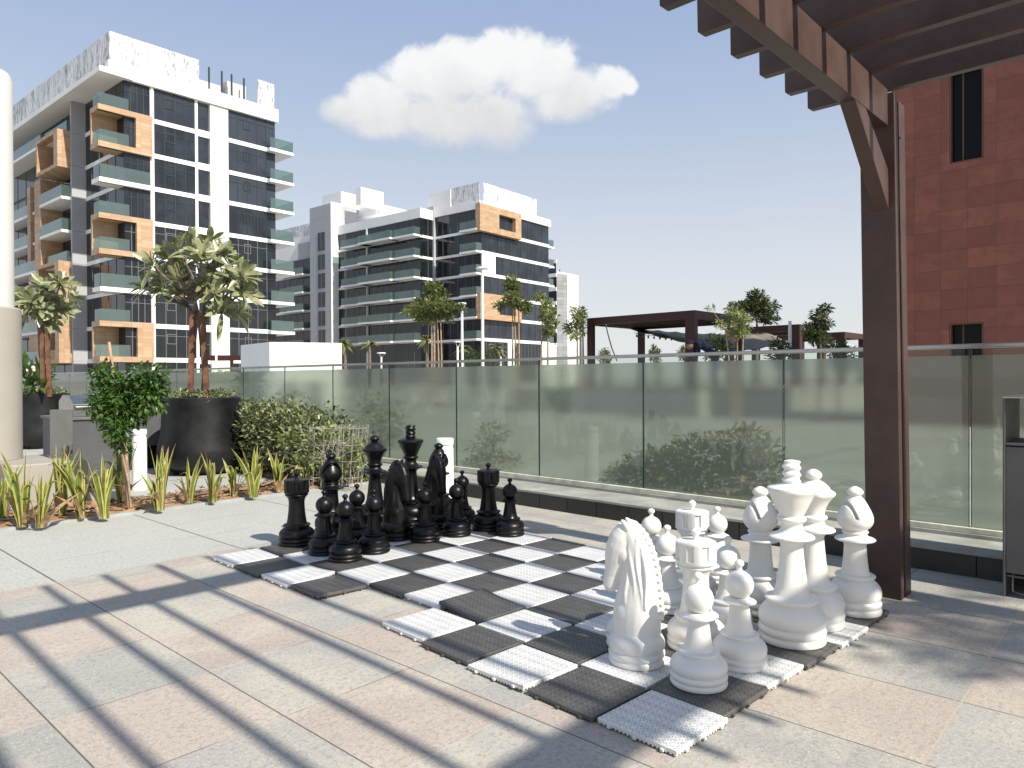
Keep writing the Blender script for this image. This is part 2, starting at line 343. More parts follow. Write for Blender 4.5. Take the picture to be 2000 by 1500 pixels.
def screen_mat():
    """white roof screen: perforated in broken vertical strokes"""
    M_ = bpy.data.materials.new('perforated_screen'); M_.use_nodes = True; t = NT(M_.node_tree); p = t.n['Principled BSDF']
    tc = t.add('ShaderNodeTexCoord'); mp = t.add('ShaderNodeMapping'); mp.inputs['Scale'].default_value = (1, 1, 0.13); t.link(tc.outputs['Object'], mp.inputs[0])
    n_ = t.noise(mp.outputs[0], 8.0, 3, 0.8)
    n2 = t.noise(mp.outputs[0], 1.2, 2, 0.5)
    k = t.ss(t.m('ADD', n_, t.m('MULTIPLY', t.m('SUBTRACT', n2, .5), .3)), 0.44, 0.62)
    t.link(t.mix(k, (0.78, 0.78, 0.77, 1), (0.24, 0.26, 0.29, 1)), p.inputs['Base Color']); p.inputs['Roughness'].default_value = 0.5
    return M_
def facade_glass(name, col, rough=0.06, seed=0.0):
    M_ = bpy.data.materials.new(name); M_.use_nodes = True; t = NT(M_.node_tree); p = t.n['Principled BSDF']
    tc = t.add('ShaderNodeTexCoord'); n_ = t.noise(tc.outputs['Object'], 0.35, 3, 0.6)
    mp = t.add('ShaderNodeMapping'); mp.inputs['Scale'].default_value = (0.9, 0.9, 0.25); t.link(tc.outputs['Object'], mp.inputs[0])
    n2 = t.noise(mp.outputs[0], 1.1, 4, 0.6)
    c = t.mix(t.ss(t.m('ADD', n_, t.m('MULTIPLY', t.m('SUBTRACT', n2, .5), .5)), 0.35, 0.7), (*[q * 0.6 for q in col], 1), (*[q * 1.35 for q in col], 1))
    oi = t.add('ShaderNodeObjectInfo'); c = t.mix(t.ss(oi.outputs['Random'], 0.55, 1.0, 0.0, 0.5), c, (*[q * 2.2 + .01 for q in col], 1))
    t.link(c, p.inputs['Base Color']); p.inputs['Roughness'].default_value = rough; p.inputs['Specular IOR Level'].default_value = 0.55
    b = t.add('ShaderNodeBump'); b.inputs['Strength'].default_value = 0.25; b.inputs['Distance'].default_value = 0.05
    t.link(t.noise(tc.outputs['Object'], 0.9, 2), b.inputs['Height']); t.link(b.outputs[0], p.inputs['Normal'])
    return M_

M = dict(
    paving=paving_mat(),
    ground=mat('ground_dust', (0.30, 0.28, 0.24), 0.9, 0.2, var=0.25, vscale=0.2),
    deck2=mat('far_deck_stone', (0.36, 0.36, 0.33), 0.85, 0.2, var=0.15, vscale=0.8),
    soil=mat('planting_soil', (0.36, 0.22, 0.13), 0.95, 0.1, var=0.38, vscale=14, bump=1.0, bscale=45),
    mulch=mat('dry_mulch', (0.16, 0.085, 0.045), 0.9, 0.1, var=0.6, vscale=25),
    kerb=mat('kerb_stone', (0.33, 0.35, 0.35), 0.8, 0.3, var=0.12, vscale=5, bump=0.3, bscale=120),
    blacktile=mat('black_stone_tile', (0.035, 0.037, 0.034), 0.42, 0.5, var=0.35, vscale=3, bump=0.2),
    cap=mat('cap_stone', (0.33, 0.33, 0.30), 0.75, 0.3, var=0.2, vscale=4, bump=0.4, bscale=140),
    channel=mat('cream_channel', (0.62, 0.62, 0.50), 0.6, 0.4, var=0.2, vscale=9),
    steel=mat('brushed_steel', (0.42, 0.40, 0.37), 0.28, 0.5, 1.0, var=0.12, vscale=3),
    glass_frost=frosted_glass('frosted_glass', 0.60, (0.40, 0.43, 0.365), (0.78, 0.84, 0.76), 0.10, 0.07),
    glass_clear=plain_glass('clear_glass', (0.80, 0.88, 0.84), 0.03, 0.03),
    glass_edge=mat('glass_edge', (0.04, 0.10, 0.08), 0.3, 0.5),
    bal=plain_glass('balcony_glass', (0.48, 0.62, 0.60), 0.07, 0.24, (0.42, 0.52, 0.51), 0.05),
    brown=mat('brown_painted_steel', (0.072, 0.043, 0.036), 0.45, 0.4, var=0.22, vscale=2.5, bump=0.12, bscale=90),
    rust=mat('red_brown_frame', (0.045, 0.015, 0.010), 0.5, 0.35, var=0.15, vscale=2),
    white_pc=mat('white_chess_plastic', (0.77, 0.76, 0.72), 0.38, 0.45, var=0.03, vscale=2.5),
    black_pc=mat('black_chess_plastic', (0.0035, 0.0035, 0.0038), 0.33, 0.34, var=0.5, vscale=7, bump=0.06, bscale=20),
    tile_w=tile_mat('white_grid_tile', (0.76, 0.76, 0.74), (0.16, 0.16, 0.16), 0.62, 0.5),
    tile_b=tile_mat('black_grid_tile', (0.085, 0.083, 0.078), (0.004, 0.004, 0.004), 0.95, 0.45),
    white_pt=mat('white_paint', (0.78, 0.78, 0.76), 0.5, 0.4, var=0.04, vscale=2),
    wall_w=mat('white_render', (0.80, 0.80, 0.79), 0.75, 0.2, var=0.04, vscale=0.3),
    wall_g=wall_tiles_mat('grey_cladding_panels', [(0.36, 0.37, 0.39), (0.38, 0.39, 0.41), (0.40, 0.41, 0.42)], 3.0, 3.3, (0.2, 0.2, 0.2), 0.06, 0.5),
    cream=wall_tiles_mat('cream_panels', [(0.62, 0.61, 0.55), (0.64, 0.63, 0.57), (0.66, 0.65, 0.60)], 4.0, 3.3, (0.4, 0.4, 0.36), 0.06, 0.5),
    orange=wall_tiles_mat('orange_wood_panels', [(0.37, 0.235, 0.135), (0.50, 0.355, 0.23), (0.42, 0.285, 0.175)], 0.9, 0.35, (0.35, 0.2, 0.1), 0.03, 0.5, sx=1),
    screen=screen_mat(),
    gl_blue=facade_glass('dark_blue_glazing', (0.022, 0.027, 0.036)),
    gl_dark=facade_glass('dark_glazing', (0.010, 0.013, 0.016), 0.04),
    mullion=mat('dark_mullion', (0.028, 0.032, 0.038), 0.4, 0.5), mullion_l=mat('grey_mullion', (0.13, 0.135, 0.14), 0.4, 0.5),
    slab=mat('slab_white', (0.80, 0.80, 0.79), 0.6, 0.3),
    soffit=mat('soffit_grey', (0.5, 0.5, 0.5), 0.7, 0.2),
    redstone=wall_tiles_mat('red_stone_cladding', [(0.18, 0.058, 0.038), (0.25, 0.083, 0.056), (0.145, 0.048, 0.033)], 0.6, 0.5, (0.06, 0.015, 0.01), 0.010, 0.7),
    greystone=wall_tiles_mat('grey_stone_cladding', [(0.22, 0.23, 0.24), (0.32, 0.33, 0.34), (0.26, 0.27, 0.28)], 1.5, 0.8, (0.12, 0.12, 0.12), 0.05, 0.8),
    blackglass=mat('unlit_window_glass', (0.006, 0.007, 0.007), 0.12, 0.12),
    winframe=mat('bronze_window_frame', (0.13, 0.055, 0.04), 0.5, 0.4),
    pot=mat('dark_planter', (0.008, 0.0085, 0.009), 0.45, 0.35, var=0.6, vscale=3.0, bump=0.1, bscale=20),
    graphite=mat('graphite_metal', (0.12, 0.12, 0.118), 0.45, 0.5, var=0.12, vscale=3),
    greybox=mat('grey_counter_panel', (0.085, 0.088, 0.092), 0.5, 0.5, var=0.1, vscale=2),
    beige=mat('beige_column_paint', (0.34, 0.32, 0.28), 0.6, 0.3, var=0.06, vscale=1.5),
    colwhite=mat('column_white_paint', (0.60, 0.59, 0.56), 0.5, 0.4, var=0.04, vscale=1.5),
    timber=mat('stake_timber', (0.16, 0.078, 0.050), 0.7, 0.3, var=0.45, vscale=9, bump=0.4, bscale=40),
    pale_wood=mat('pale_stick_wood', (0.50, 0.31, 0.20), 0.7, 0.3, var=0.2, vscale=12),
    bark=mat('grey_bark', (0.17, 0.14, 0.11), 0.9, 0.2, var=0.4, vscale=18, bump=0.8, bscale=30),
    barkpale=mat('pale_bark', (0.34, 0.25, 0.17), 0.9, 0.2, var=0.3, vscale=18),
    frang=leaf_mat('frangipani_leaf', (0.125, 0.145, 0.06), (0.34, 0.35, 0.20), 0.30, 0.18, 6.0),
    hedge=leaf_mat('hedge_leaf', (0.035, 0.055, 0.018), (0.26, 0.29, 0.13), 0.33, 0.1, 9.0),
    moringa=leaf_mat('fresh_green_leaf', (0.030, 0.085, 0.016), (0.085, 0.17, 0.035), 0.4, 0.3, 6.0),
    tree_g=leaf_mat('tree_leaf', (0.075, 0.105, 0.035), (0.20, 0.23, 0.09), 0.5, 0.3, 1.0),
    tree_d=leaf_mat('dark_tree_leaf', (0.018, 0.036, 0.012), (0.05, 0.075, 0.025), 0.5, 0.2, 1.5),
    palm=leaf_mat('palm_leaf', (0.07, 0.09, 0.03), (0.17, 0.17, 0.06), 0.5, 0.2, 1.5),
    shrub=leaf_mat('shrub_leaf', (0.10, 0.13, 0.04), (0.36, 0.38, 0.16), 0.45, 0.3, 5.0),
    cover=leaf_mat('ground_cover_leaf', (0.07, 0.095, 0.035), (0.30, 0.33, 0.17), 0.5, 0.2, 16.0),
    iris_g=leaf_mat('strap_leaf_green', (0.085, 0.15, 0.025), (0.20, 0.25, 0.05), 0.42, 0.3, 12.0),
    iris_y=leaf_mat('strap_leaf_yellow', (0.46, 0.40, 0.10), (0.56, 0.52, 0.20), 0.45, 0.3, 12.0),
    iris_b=leaf_mat('strap_leaf_dry', (0.28, 0.16, 0.08), (0.42, 0.30, 0.18), 0.7, 0.2, 20.0),
    twig=mat('dry_grey_twig', (0.33, 0.31, 0.27), 0.8, 0.2, var=0.3, vscale=20),
    canvas=mat('taupe_canvas', (0.20, 0.185, 0.15), 0.9, 0.1, var=0.2, vscale=2),
    navy=mat('navy_cloth', (0.010, 0.013, 0.035), 0.85, 0.2), skin=mat('skin', (0.20, 0.11, 0.07), 0.6, 0.3),
    bulb=mat('unlit_bulb', (0.05, 0.05, 0.05), 0.2, 0.5), screwm=mat('dark_screw', (0.03, 0.02, 0.02), 0.4, 0.5),
    hose=mat('black_hose', (0.02, 0.02, 0.02), 0.5, 0.4), flower=mat('pale_flower', (0.75, 0.62, 0.5), 0.7, 0.2),
)

# ------------------------------------------------------------------ setting: ground, paving
b = MB(); b.poly([(-3000, -3000, -0.06), (3000, -3000, -0.06), (3000, 5000, -0.06), (-3000, 5000, -0.06)], [(0, 1, 2, 3)])
tag(b.build('ground', M['ground']), kind='structure')
SLO = Vector((-6.506 * .335, 11.4478 * .335, 0)); SLR = .8354
b = MB(); b.poly([(-40, -14, 0), (4.0, -14, 0), (4.0, 40, 0), (-40, 40, 0)], [(0, 1, 2, 3)])
pav = mesh_obj('paving', b.mesh('paving'), M['paving'], None, SLO, SLR); tag(pav, kind='structure')
# lower deck beyond the glass rail
b = MB(); b.sbox((1.6, -30, -0.05), (60, 60, -0.02)); tag(b.build('far_terrace', M['deck2']), kind='structure')

# ------------------------------------------------------------------ low wall, glass balustrade
KL = 0.80; GLP = 1.27
wl = empty('low_wall', S(KL, 0, 0), 'long low wall faced in black stone tiles under the glass balustrade', 'wall')
b = MB()
l2 = -3.2
while l2 < 26:
    w_ = 0.60 if l2 < 1 else 0.335
    b.sbox((KL, l2 + .003, 0), (KL + .03, l2 + w_ - .003, 0.135)); l2 += w_
b.build('tile_facing', M['blacktile'], wl)
b = MB(); b.sbox((KL + .03, -3.2, 0), (GLP + .25, 26, 0.134)); b.build('core', M['kerb'], wl)
b = MB(); b.sbox((KL - .012, -3.2, 0.136), (GLP - .05, 26, 0.158)); b.build('cap', M['cap'], wl, bevel=.004)
b = MB(); b.sbox((GLP - .049, -3.2, 0.1345), (GLP + .25, 26, 0.185)); b.build('upstand', M['cap'], wl, bevel=.004)

bal = empty('glass_balustrade', S(GLP, 0, 0), 'long frosted glass balustrade with flat steel handrail along the terrace edge', 'balustrade')
b = MB(); b.sbox((GLP - .035, -3.2, 0.187), (GLP + .035, 26, 0.222)); b.build('base_channel', M['channel'], bal, bevel=.003)
b = MB(); b.sbox((GLP - .03, -3.2, 1.418), (GLP + .03, 26, 1.448)); b.build('handrail', M['steel'], bal, bevel=.006)
RT = 1.44
def glass_l2(x):
    d = ray(x, 800); n = E1; t = (OS + E1 * GLP - Vector((0, 0, 0))).dot(n) / Vector((d.x, d.y, 0)).dot(n)
    p = Vector((d.x * t, d.y * t, 0)); return (p - OS).dot(E2)
seams = [glass_l2(x) for x in (1895, 1531, 1257, 1053.5, 892, 761, 651, 557, 476)]
st = seams[-1] - seams[-2]
seams = [seams[0] - 3 * 1.33, seams[0] - 2 * 1.33, seams[0] - 1.33] + seams
while seams[-1] < 25: seams.append(seams[-1] + 1.36)
for i in range(len(seams) - 1):
    a, c = seams[i] + .006, seams[i + 1] - .006
    b = MB()
    zf = 1.372
    for (z0, z1, mi) in ((0.205, zf, 0), (zf, 1.418, 1)):
        if mi == 0: b.sbox((GLP - .005, a + .0025, z0), (GLP + .005, c - .0025, z1 - .001), 0)
        else: b.poly([S(GLP, a, z0), S(GLP, c, z0), S(GLP, c, z1), S(GLP, a, z1)], [(0, 1, 2, 3)], mi)
    for l in (a, c):      # polished edges
        b.sbox((GLP - .006, l - .002, 0.205), (GLP + .006, l + .002, 1.418), 2)
    b.build('glass_pane', [M['glass_frost'], M['glass_clear'], M['glass_edge']], bal)

# ------------------------------------------------------------------ near pergola
pg = empty('pergola', S(0, 0, 0), 'brown steel pergola with posts, curved-edge brace and overhead rafters, nearest on the right', 'pergola')
LEAN = -0.0135
def lean(bm_, z0=0.0):
    for i, (x, y, z) in enumerate(bm_.v): bm_.v[i] = (x + LEAN * z, y, z)
    return bm_
BZ0, BZ1 = 2.61, 2.81
for (p0, p1) in ((0.0, 0.181), (-2.853, -2.672)):
    b = MB(); b.sbox((0, p0, 0), (0.055, p1, 2.79)); b.sbox((0.055, p0 + .012, 0), (0.085, p1 - .012, 2.77)); b.sbox((0.085, p0, 0), (0.19, p1, 2.76))
    lean(b).build('post', M['brown'], pg, bevel=.004)
    b = MB(); b.sbox((-6.6, p0 + .033, BZ0), (-0.001, p0 + .113, BZ1))
    lean(b).build('beam', M['brown'], pg, bevel=.004)
for (z, l) in ((2.55, .07), (1.25, .07), (.22, .13)):
    b = MB(); b.tube([S(l, .001, z) + Vector((LEAN * z, 0, 0)), S(l, -.012, z) + Vector((LEAN * z, 0, 0))], .006, 8); b.build('bolt', M['steel'], pg)
# small side bracket near the top
b = MB(); b.sbox((0.191, 0.02, 2.33), (0.225, 0.08, 2.62)); lean(b).build('bracket', M['brown'], pg, bevel=.003)
# diagonal brace from post to beam
def brace(p0, p1):
    bm_ = MB()
    A_ = [(-0.52, BZ0), (-0.36, BZ0), (-.001, 2.37), (-.001, 2.15)]
    bm_.hexa([S(l, p0, z) for l, z in A_], [S(l, p1, z) for l, z in A_]); return bm_
for (p0, p1) in ((0.035, 0.111), (-2.818, -2.742)):
    lean(brace(p0, p1)).build('brace', M['brown'], pg, bevel=.003)
for k in range(21):
    l = 0.035 - 0.325 * k
    b = MB()
    zA, zB = BZ1 + .002, BZ1 + .165
    outl = [(-3.30, zA + .012), (-3.285, zA), (0.458, zA), (0.473, zA + .012), (0.473, zB), (-3.30, zB)]
    b.hexa([S(l - .025, m_, z) for m_, z in outl], [S(l + .025, m_, z) for m_, z in outl])
    lean(b).build('rafter', M['brown'], pg, bevel=.002)

# ------------------------------------------------------------------ chess board tiles
TC = [(-1.826,4.91),(-1.579,4.671),(-1.328,4.443),(-1.076,4.214),(-0.417,3.554),(-0.191,3.285),(0.04,3.022),(0.284,2.778),(0.529,2.543),(-1.589,5.161),(-1.348,4.933),(-1.109,4.713),(-0.868,4.485),(-0.619,4.241),(-0.382,4.026),(-0.162,3.799),(0.058,3.525),(0.279,3.268),(0.516,3.025),(0.757,2.785),(-1.339,5.42),(-1.105,5.192),(-0.875,4.964),(-0.639,4.737),(-0.389,4.498),(-0.144,4.255),(0.085,4.012),(0.304,3.757),(0.53,3.508),(0.759,3.259),(0.986,3.01),(-1.096,5.67),(-0.863,5.437),(-0.631,5.201),(-0.392,4.967),(-0.147,4.734),(0.098,4.489),(0.331,4.238),(0.553,3.994),(0.779,3.745),(1.004,3.485),(1.23,3.226),(-0.858,5.911),(-0.624,5.676),(-0.391,5.44),(-0.157,5.203),(0.082,4.964),(0.327,4.72),(0.564,4.476),(0.791,4.232),(1.018,3.978),(1.248,3.718),(1.482,3.462),(-0.622,6.149),(-0.391,5.914),(-0.162,5.679),(0.067,5.445),(0.299,5.204),(0.539,4.96),(0.782,4.717),(1.02,4.468),(1.252,4.214),(1.48,3.958),(1.71,3.709)]
TID = [(a, r) for r in range(6) for a in range(11) if not (r == 0 and a in (4, 5))]
TYAW = -.7971; TS = 0.3265
def tile_mesh(name, lift=None):
    """lift: function (x, y) -> extra height for warped tiles"""
    n = 12; h = TS / 2; bm = bmesh.new(); r = .010
    def P(x, y, z): return bm.verts.new((x, y, z + (lift(x, y) if lift else 0)))
    xs = [-h, -h + .004] + [-h + TS * i / n for i in range(1, n)] + [h - .004, h]
    top = [[P(x, y, .022 if (0 < i < len(xs) - 1 and 0 < j < len(xs) - 1) else .0185) for j, y in enumerate(xs)] for i, x in enumerate(xs)]
    N = len(xs)
    for i in range(N - 1):
        for j in range(N - 1): bm.faces.new((top[i][j], top[i + 1][j], top[i + 1][j + 1], top[i][j + 1]))
    ring = [(i, 0) for i in range(N)] + [(N - 1, j) for j in range(1, N)] + [(i, N - 1) for i in range(N - 2, -1, -1)] + [(0, j) for j in range(N - 2, 0, -1)]
    low = [P(xs[i] * .995, xs[j] * .995, .006) for i, j in ring]
    for k in range(len(ring)):
        k2 = (k + 1) % len(ring); a_, b_ = top[ring[k][0]][ring[k][1]], top[ring[k2][0]][ring[k2][1]]
        bm.faces.new((a_, low[k], low[k2], b_))
    bm.faces.new(low[::-1])
    me = bpy.data.meshes.new(name); bm.to_mesh(me); bm.free()
    mb = MB(); mb.v = [tuple(v.co) for v in me.vertices]; mb.f = [tuple(p.vertices) for p in me.polygons]; mb.mi = [0] * len(mb.f)
    # feet under the rim and coupling lugs along two edges
    def bx(x0, y0, z0, x1, y1, z1):
        L_ = lift((x0 + x1) / 2, (y0 + y1) / 2) if lift else 0
        mb.box((x0, y0, z0 + L_), (x1, y1, z1 + L_))
    for i in range(19):
        q = -h + .008 + i * (TS - .016) / 18
        for s_ in (-1, 1):
            bx(q - .0035, s_ * (h - .005) - .003, 0, q + .0035, s_ * (h - .005) + .003, .0062); bx(s_ * (h - .005) - .003, q - .0035, 0, s_ * (h - .005) + .003, q + .0035, .0062)
    for q in (-.11, 0.0, .11):
        bx(q - .006, -h - .008, .002, q + .006, -h + .001, .010); bx(h - .001, q - .006, .002, h + .008, q + .006, .010)
    m2 = mb.mesh(name, fix=True); return m2
me_flat = tile_mesh('deck_tile_grid')
def warp1(x, y): d = max(0, (x + y) / TS); return .022 * d ** 2                    # far right corner curls up
def warp2(x, y): return .030 * (max(0.0, -x / TS + .5)) ** 2                       # far edge rides up on its neighbour
def warp3(x, y): return .009 * max(0, (x - y) / TS) ** 2
ordn = ['first', 'second', 'third', 'fourth', 'fifth', 'sixth', 'seventh', 'eighth', 'ninth', 'tenth', 'eleventh']
rown = ['open paving side row', 'second row in from the paving', 'third row in from the paving', 'fourth row in from the paving', 'second row from the wall', 'wall side row']
tile_meshes = {}
for (a, r), (x, y) in zip(TID, TC):
    white = (a + r) % 2 == 0
    kind = 'w1' if (a, r) == (2, 0) else 'w2' if (a, r) == (6, 1) else 'w3' if (a, r) in ((8, 0), (3, 0), (10, 2)) else 'f'
    key = (kind, white)
    if key not in tile_meshes:
        me = me_flat.copy() if kind == 'f' else tile_mesh('deck_tile_warped', {'w1': warp1, 'w2': warp2, 'w3': warp3}[kind])
        me.materials.append(M['tile_w' if white else 'tile_b']); tile_meshes[key] = me
    o = bpy.data.objects.new('board_tile', tile_meshes[key]); COL.objects.link(o)
    jr = random.Random(a * 31 + r * 7)
    o.location = (x, y, .0035 + jr.uniform(0, .0015)); o.rotation_euler = (jr.uniform(-.004, .004), jr.uniform(-.004, .004), TYAW + jr.uniform(-.012, .012))
    cc = 'white' if white else 'black'
    wp = {'w1': 'curled ', 'w2': 'bowed '}.get(kind, '')
    tag(o, f'{wp}{cc} grid tile, {ordn[a]} from the black pieces end, {rown[r]}', 'board tile', 'plastic tiles of the giant chess board')

# ------------------------------------------------------------------ chess pieces
BASE = [(0, .232), (.006, .244), (.022, .250), (.040, .246), (.050, .236), (.055, .236), (.066, .246), (.085, .250), (.100, .244), (.106, .236), (.112, .232), (.120, .238), (.140, .246), (.165, .2475), (.190, .243), (.212, .231), (.234, .211), (.252, .188), (.264, .170)]
def basep(zs, rs): return [(z * zs, r * rs) for z, r in BASE]
def torus_prof(z, r, th, bulge, n=5):
    return [(z + th * sin(-pi / 2 + pi * i / n), r + bulge * cos(-pi / 2 + pi * i / n)) for i in range(n + 1)]
def ball(z, r, a0=-70, a1=70, n=9): return [(z + r * sin(radians(a0 + (a1 - a0) * i / n)), r * cos(radians(a0 + (a1 - a0) * i / n))) for i in range(n + 1)]
def chess_mesh(name, H, prof, rf=None, seg=40, extra=None):
    b = MB(); b.lathe([(z * H, r * H) for z, r in prof], n=seg, rf=rf)
    if extra: extra(b)
    me = b.mesh(name, fix=True); smooth_by_angle(me, 38); return me
HP, HR, HN, HB, HQ, HK = .438, .530, .600, .642, .755, .825
pawn_prof = basep(1.0, 1.02) + torus_prof(.290, .165, .014, .018) + [(.310, .140), (.325, .130), (.40, .113), (.50, .098), (.565, .090), (.582, .092)] + torus_prof(.605, .125, .012, .032) + [(.628, .115), (.642, .098)] + ball(.762, .134, -62, 72) + [(.898, .030), (.915, .024), (.930, .024)] + [(.940, .036), (.952, .044), (.966, .046), (.980, .040), (.992, .028)] + [(1.0, .012)]
rk = .80
rook_prof = basep(.88, .97) + torus_prof(.265, .165, .012, .02) + [(.283, .15), (.295, .135), (.345, .126), (.45, .112), (.56, .106), (.60, .108), (.64, .120), (.66, .136)] + torus_prof(.682, .146, .010, .010) + [(.70, .146), (.706, .164), (.712, .168), (.728, .170), (.735, .170), (.745, .170), (.80, .170), (.855, .170), (.865, .170), (.872, .170), (.885, .168), (.892, .160), (.894, .140), (.897, .08), (.90, .03), (.925, .024), (.94, .026), (.955, .038), (.975, .040), (.99, .028), (1.0, .008)]
def rook_rf(z, th, r):
    t = z / HR
    if .70 < t < .893 and r > .13 * HR:
        oct_ = cos(pi / 8) / cos(((th + pi / 8) % (pi / 4)) - pi / 8); r = r * (0.94 + 0.06 * oct_ / 1.0)
        if .738 < t < .868 and abs(((th + pi / 8) % (pi / 4)) - pi / 8) < .155: r *= .88
    return r
def ks(z): return z
king_prof = basep(.80, .72) + torus_prof(.232, .125, .012, .018) + [(.250, .108), (.262, .096), (.30, .086), (.38, .073), (.46, .064), (.525, .059), (.545, .066), (.556, .085)] + torus_prof(.574, .100, .012, .022) + [(.592, .088), (.606, .066), (.625, .057), (.645, .057), (.655, .064)] + torus_prof(.672, .068, .012, .010) + [(.688, .062), (.695, .064), (.74, .086), (.79, .109), (.812, .118), (.822, .126), (.834, .130), (.846, .127), (.853, .115), (.858, .090), (.866, .062), (.872, .046)] + [(.872 + .128 * i / 14 * .96, .047) for i in range(1, 14)] + [(.994, .040), (1.0, .016)]
def king_rf(z, th, r):
    t = z / HK
    if t > .873 and r > .03 * HK: return r * (1 + .13 * sin((t - .873) / .127 * 6.6 * pi / 1.0 + 1.0 * cos(th + .6)) ) * (1.0 + .04 * cos(2 * th))
    return r
queen_prof = basep(.86, .745) + torus_prof(.250, .125, .012, .018) + [(.268, .108), (.28, .098), (.32, .088), (.40, .076), (.50, .066), (.565, .062), (.58, .070), (.592, .090)] + torus_prof(.610, .108, .013, .024) + [(.630, .092), (.645, .070), (.66, .064), (.672, .068)] + torus_prof(.690, .074, .012, .010) + [(.706, .066), (.715, .066), (.75, .073), (.79, .092), (.820, .114), (.832, .126), (.842, .130), (.854, .128), (.862, .116), (.868, .104), (.89, .092), (.91, .070), (.925, .046), (.932, .034)] + [(.938, .040), (.950, .050), (.964, .052), (.980, .044), (.992, .028)] + [(1.0, .01)]
def queen_rf(z, th, r):
    t = z / HQ
    if .828 < t < .862: return r * (1 + .018 * cos(th * 10))
    return r
bishop_prof = basep(1.0, .78) + torus_prof(.290, .132, .014, .018) + [(.310, .110), (.325, .102), (.37, .095), (.46, .086), (.535, .082), (.552, .090), (.562, .105)] + torus_prof(.580, .128, .012, .024) + [(.597, .112), (.612, .092), (.625, .086)] + torus_prof(.640, .090, .009, .009) + [(.654, .084), (.664, .094), (.68, .112), (.70, .126), (.715, .132), (.73, .1345), (.745, .135), (.76, .134), (.775, .130), (.79, .125), (.80, .121), (.81, .117), (.82, .112), (.83, .107), (.84, .102), (.85, .097), (.86, .091), (.87, .086), (.88, .080), (.89, .073), (.90, .066), (.91, .058), (.918, .050), (.924, .044)] + [(.934, .052), (.948, .062), (.962, .062), (.980, .050), (.993, .028)] + [(1.0, .014)]
def densify(p, step):
    o_ = [p[0]]
    for a, c in zip(p, p[1:]):
        n = max(1, int(abs(c[0] - a[0]) / step)) if .69 < a[0] < .92 else 1
        o_ += [(a[0] + (c[0] - a[0]) * i / n, a[1] + (c[1] - a[1]) * i / n) for i in range(1, n + 1)]
    return o_
bishop_prof = densify(bishop_prof, .0035)
def bishop_rf(z, th, r):
    t = z / HB
    if .70 < t < .915:
        x = r * cos(th) / HB
        d = x - (.070 + .22 * (t - .80))       # slanted mitre slot on the +x side
        if x > 0.0 and abs(d) < .014 and t > .755: return r * (1 - .42 * min(1, (.014 - abs(d)) / .005) * min(1, (t - .745) / .01))
    return r
def loft(b, secs, n=18):
    """secs: (x, z, angle of section normal in xz, half depth, half width)"""
    base = len(b.v)
    for (x, z, ang, a, w, *e) in secs:
        t = Vector((cos(ang), 0, sin(ang))); nrm = Vector((-sin(ang), 0, cos(ang)))
        p = e[0] if e else 1.0
        for k in range(n):
            th = 2 * pi * k / n; ca, sa = cos(th), sin(th)
            q = Vector((x, 0, z)) + nrm * (a * (abs(ca) ** p) * (1 if ca > 0 else -1)) + Vector((0, 1, 0)) * (w * (abs(sa) ** p) * (1 if sa > 0 else -1))
            b.v.append(tuple(q))
    for i in range(len(secs) - 1):
        for k in range(n):
            b.f.append((base + i * n + k, base + i * n + (k + 1) % n, base + (i + 1) * n + (k + 1) % n, base + (i + 1) * n + k)); b.mi.append(0)
    b.f.append(tuple(base + k for k in range(n))); e = base + (len(secs) - 1) * n; b.f.append(tuple(e + k for k in range(n))[::-1]); b.mi += [0, 0]
def bake_remesh(b, name, vox, it=3):
    me = b.mesh(name + '_raw', fix=True); o = bpy.data.objects.new(name, me); COL.objects.link(o)
    r = o.modifiers.new('r', 'REMESH'); r.mode = 'VOXEL'; r.voxel_size = vox
    if it: sm = o.modifiers.new('s', 'CORRECTIVE_SMOOTH') if False else o.modifiers.new('s', 'SMOOTH'); sm.iterations = it; sm.factor = .5
    dg = bpy.context.evaluated_depsgraph_get(); me2 = bpy.data.meshes.new_from_object(o.evaluated_get(dg)); me2.name = name
    bpy.data.objects.remove(o); bpy.data.meshes.remove(me)
    me2.polygons.foreach_set('use_smooth', [True] * len(me2.polygons)); return me2
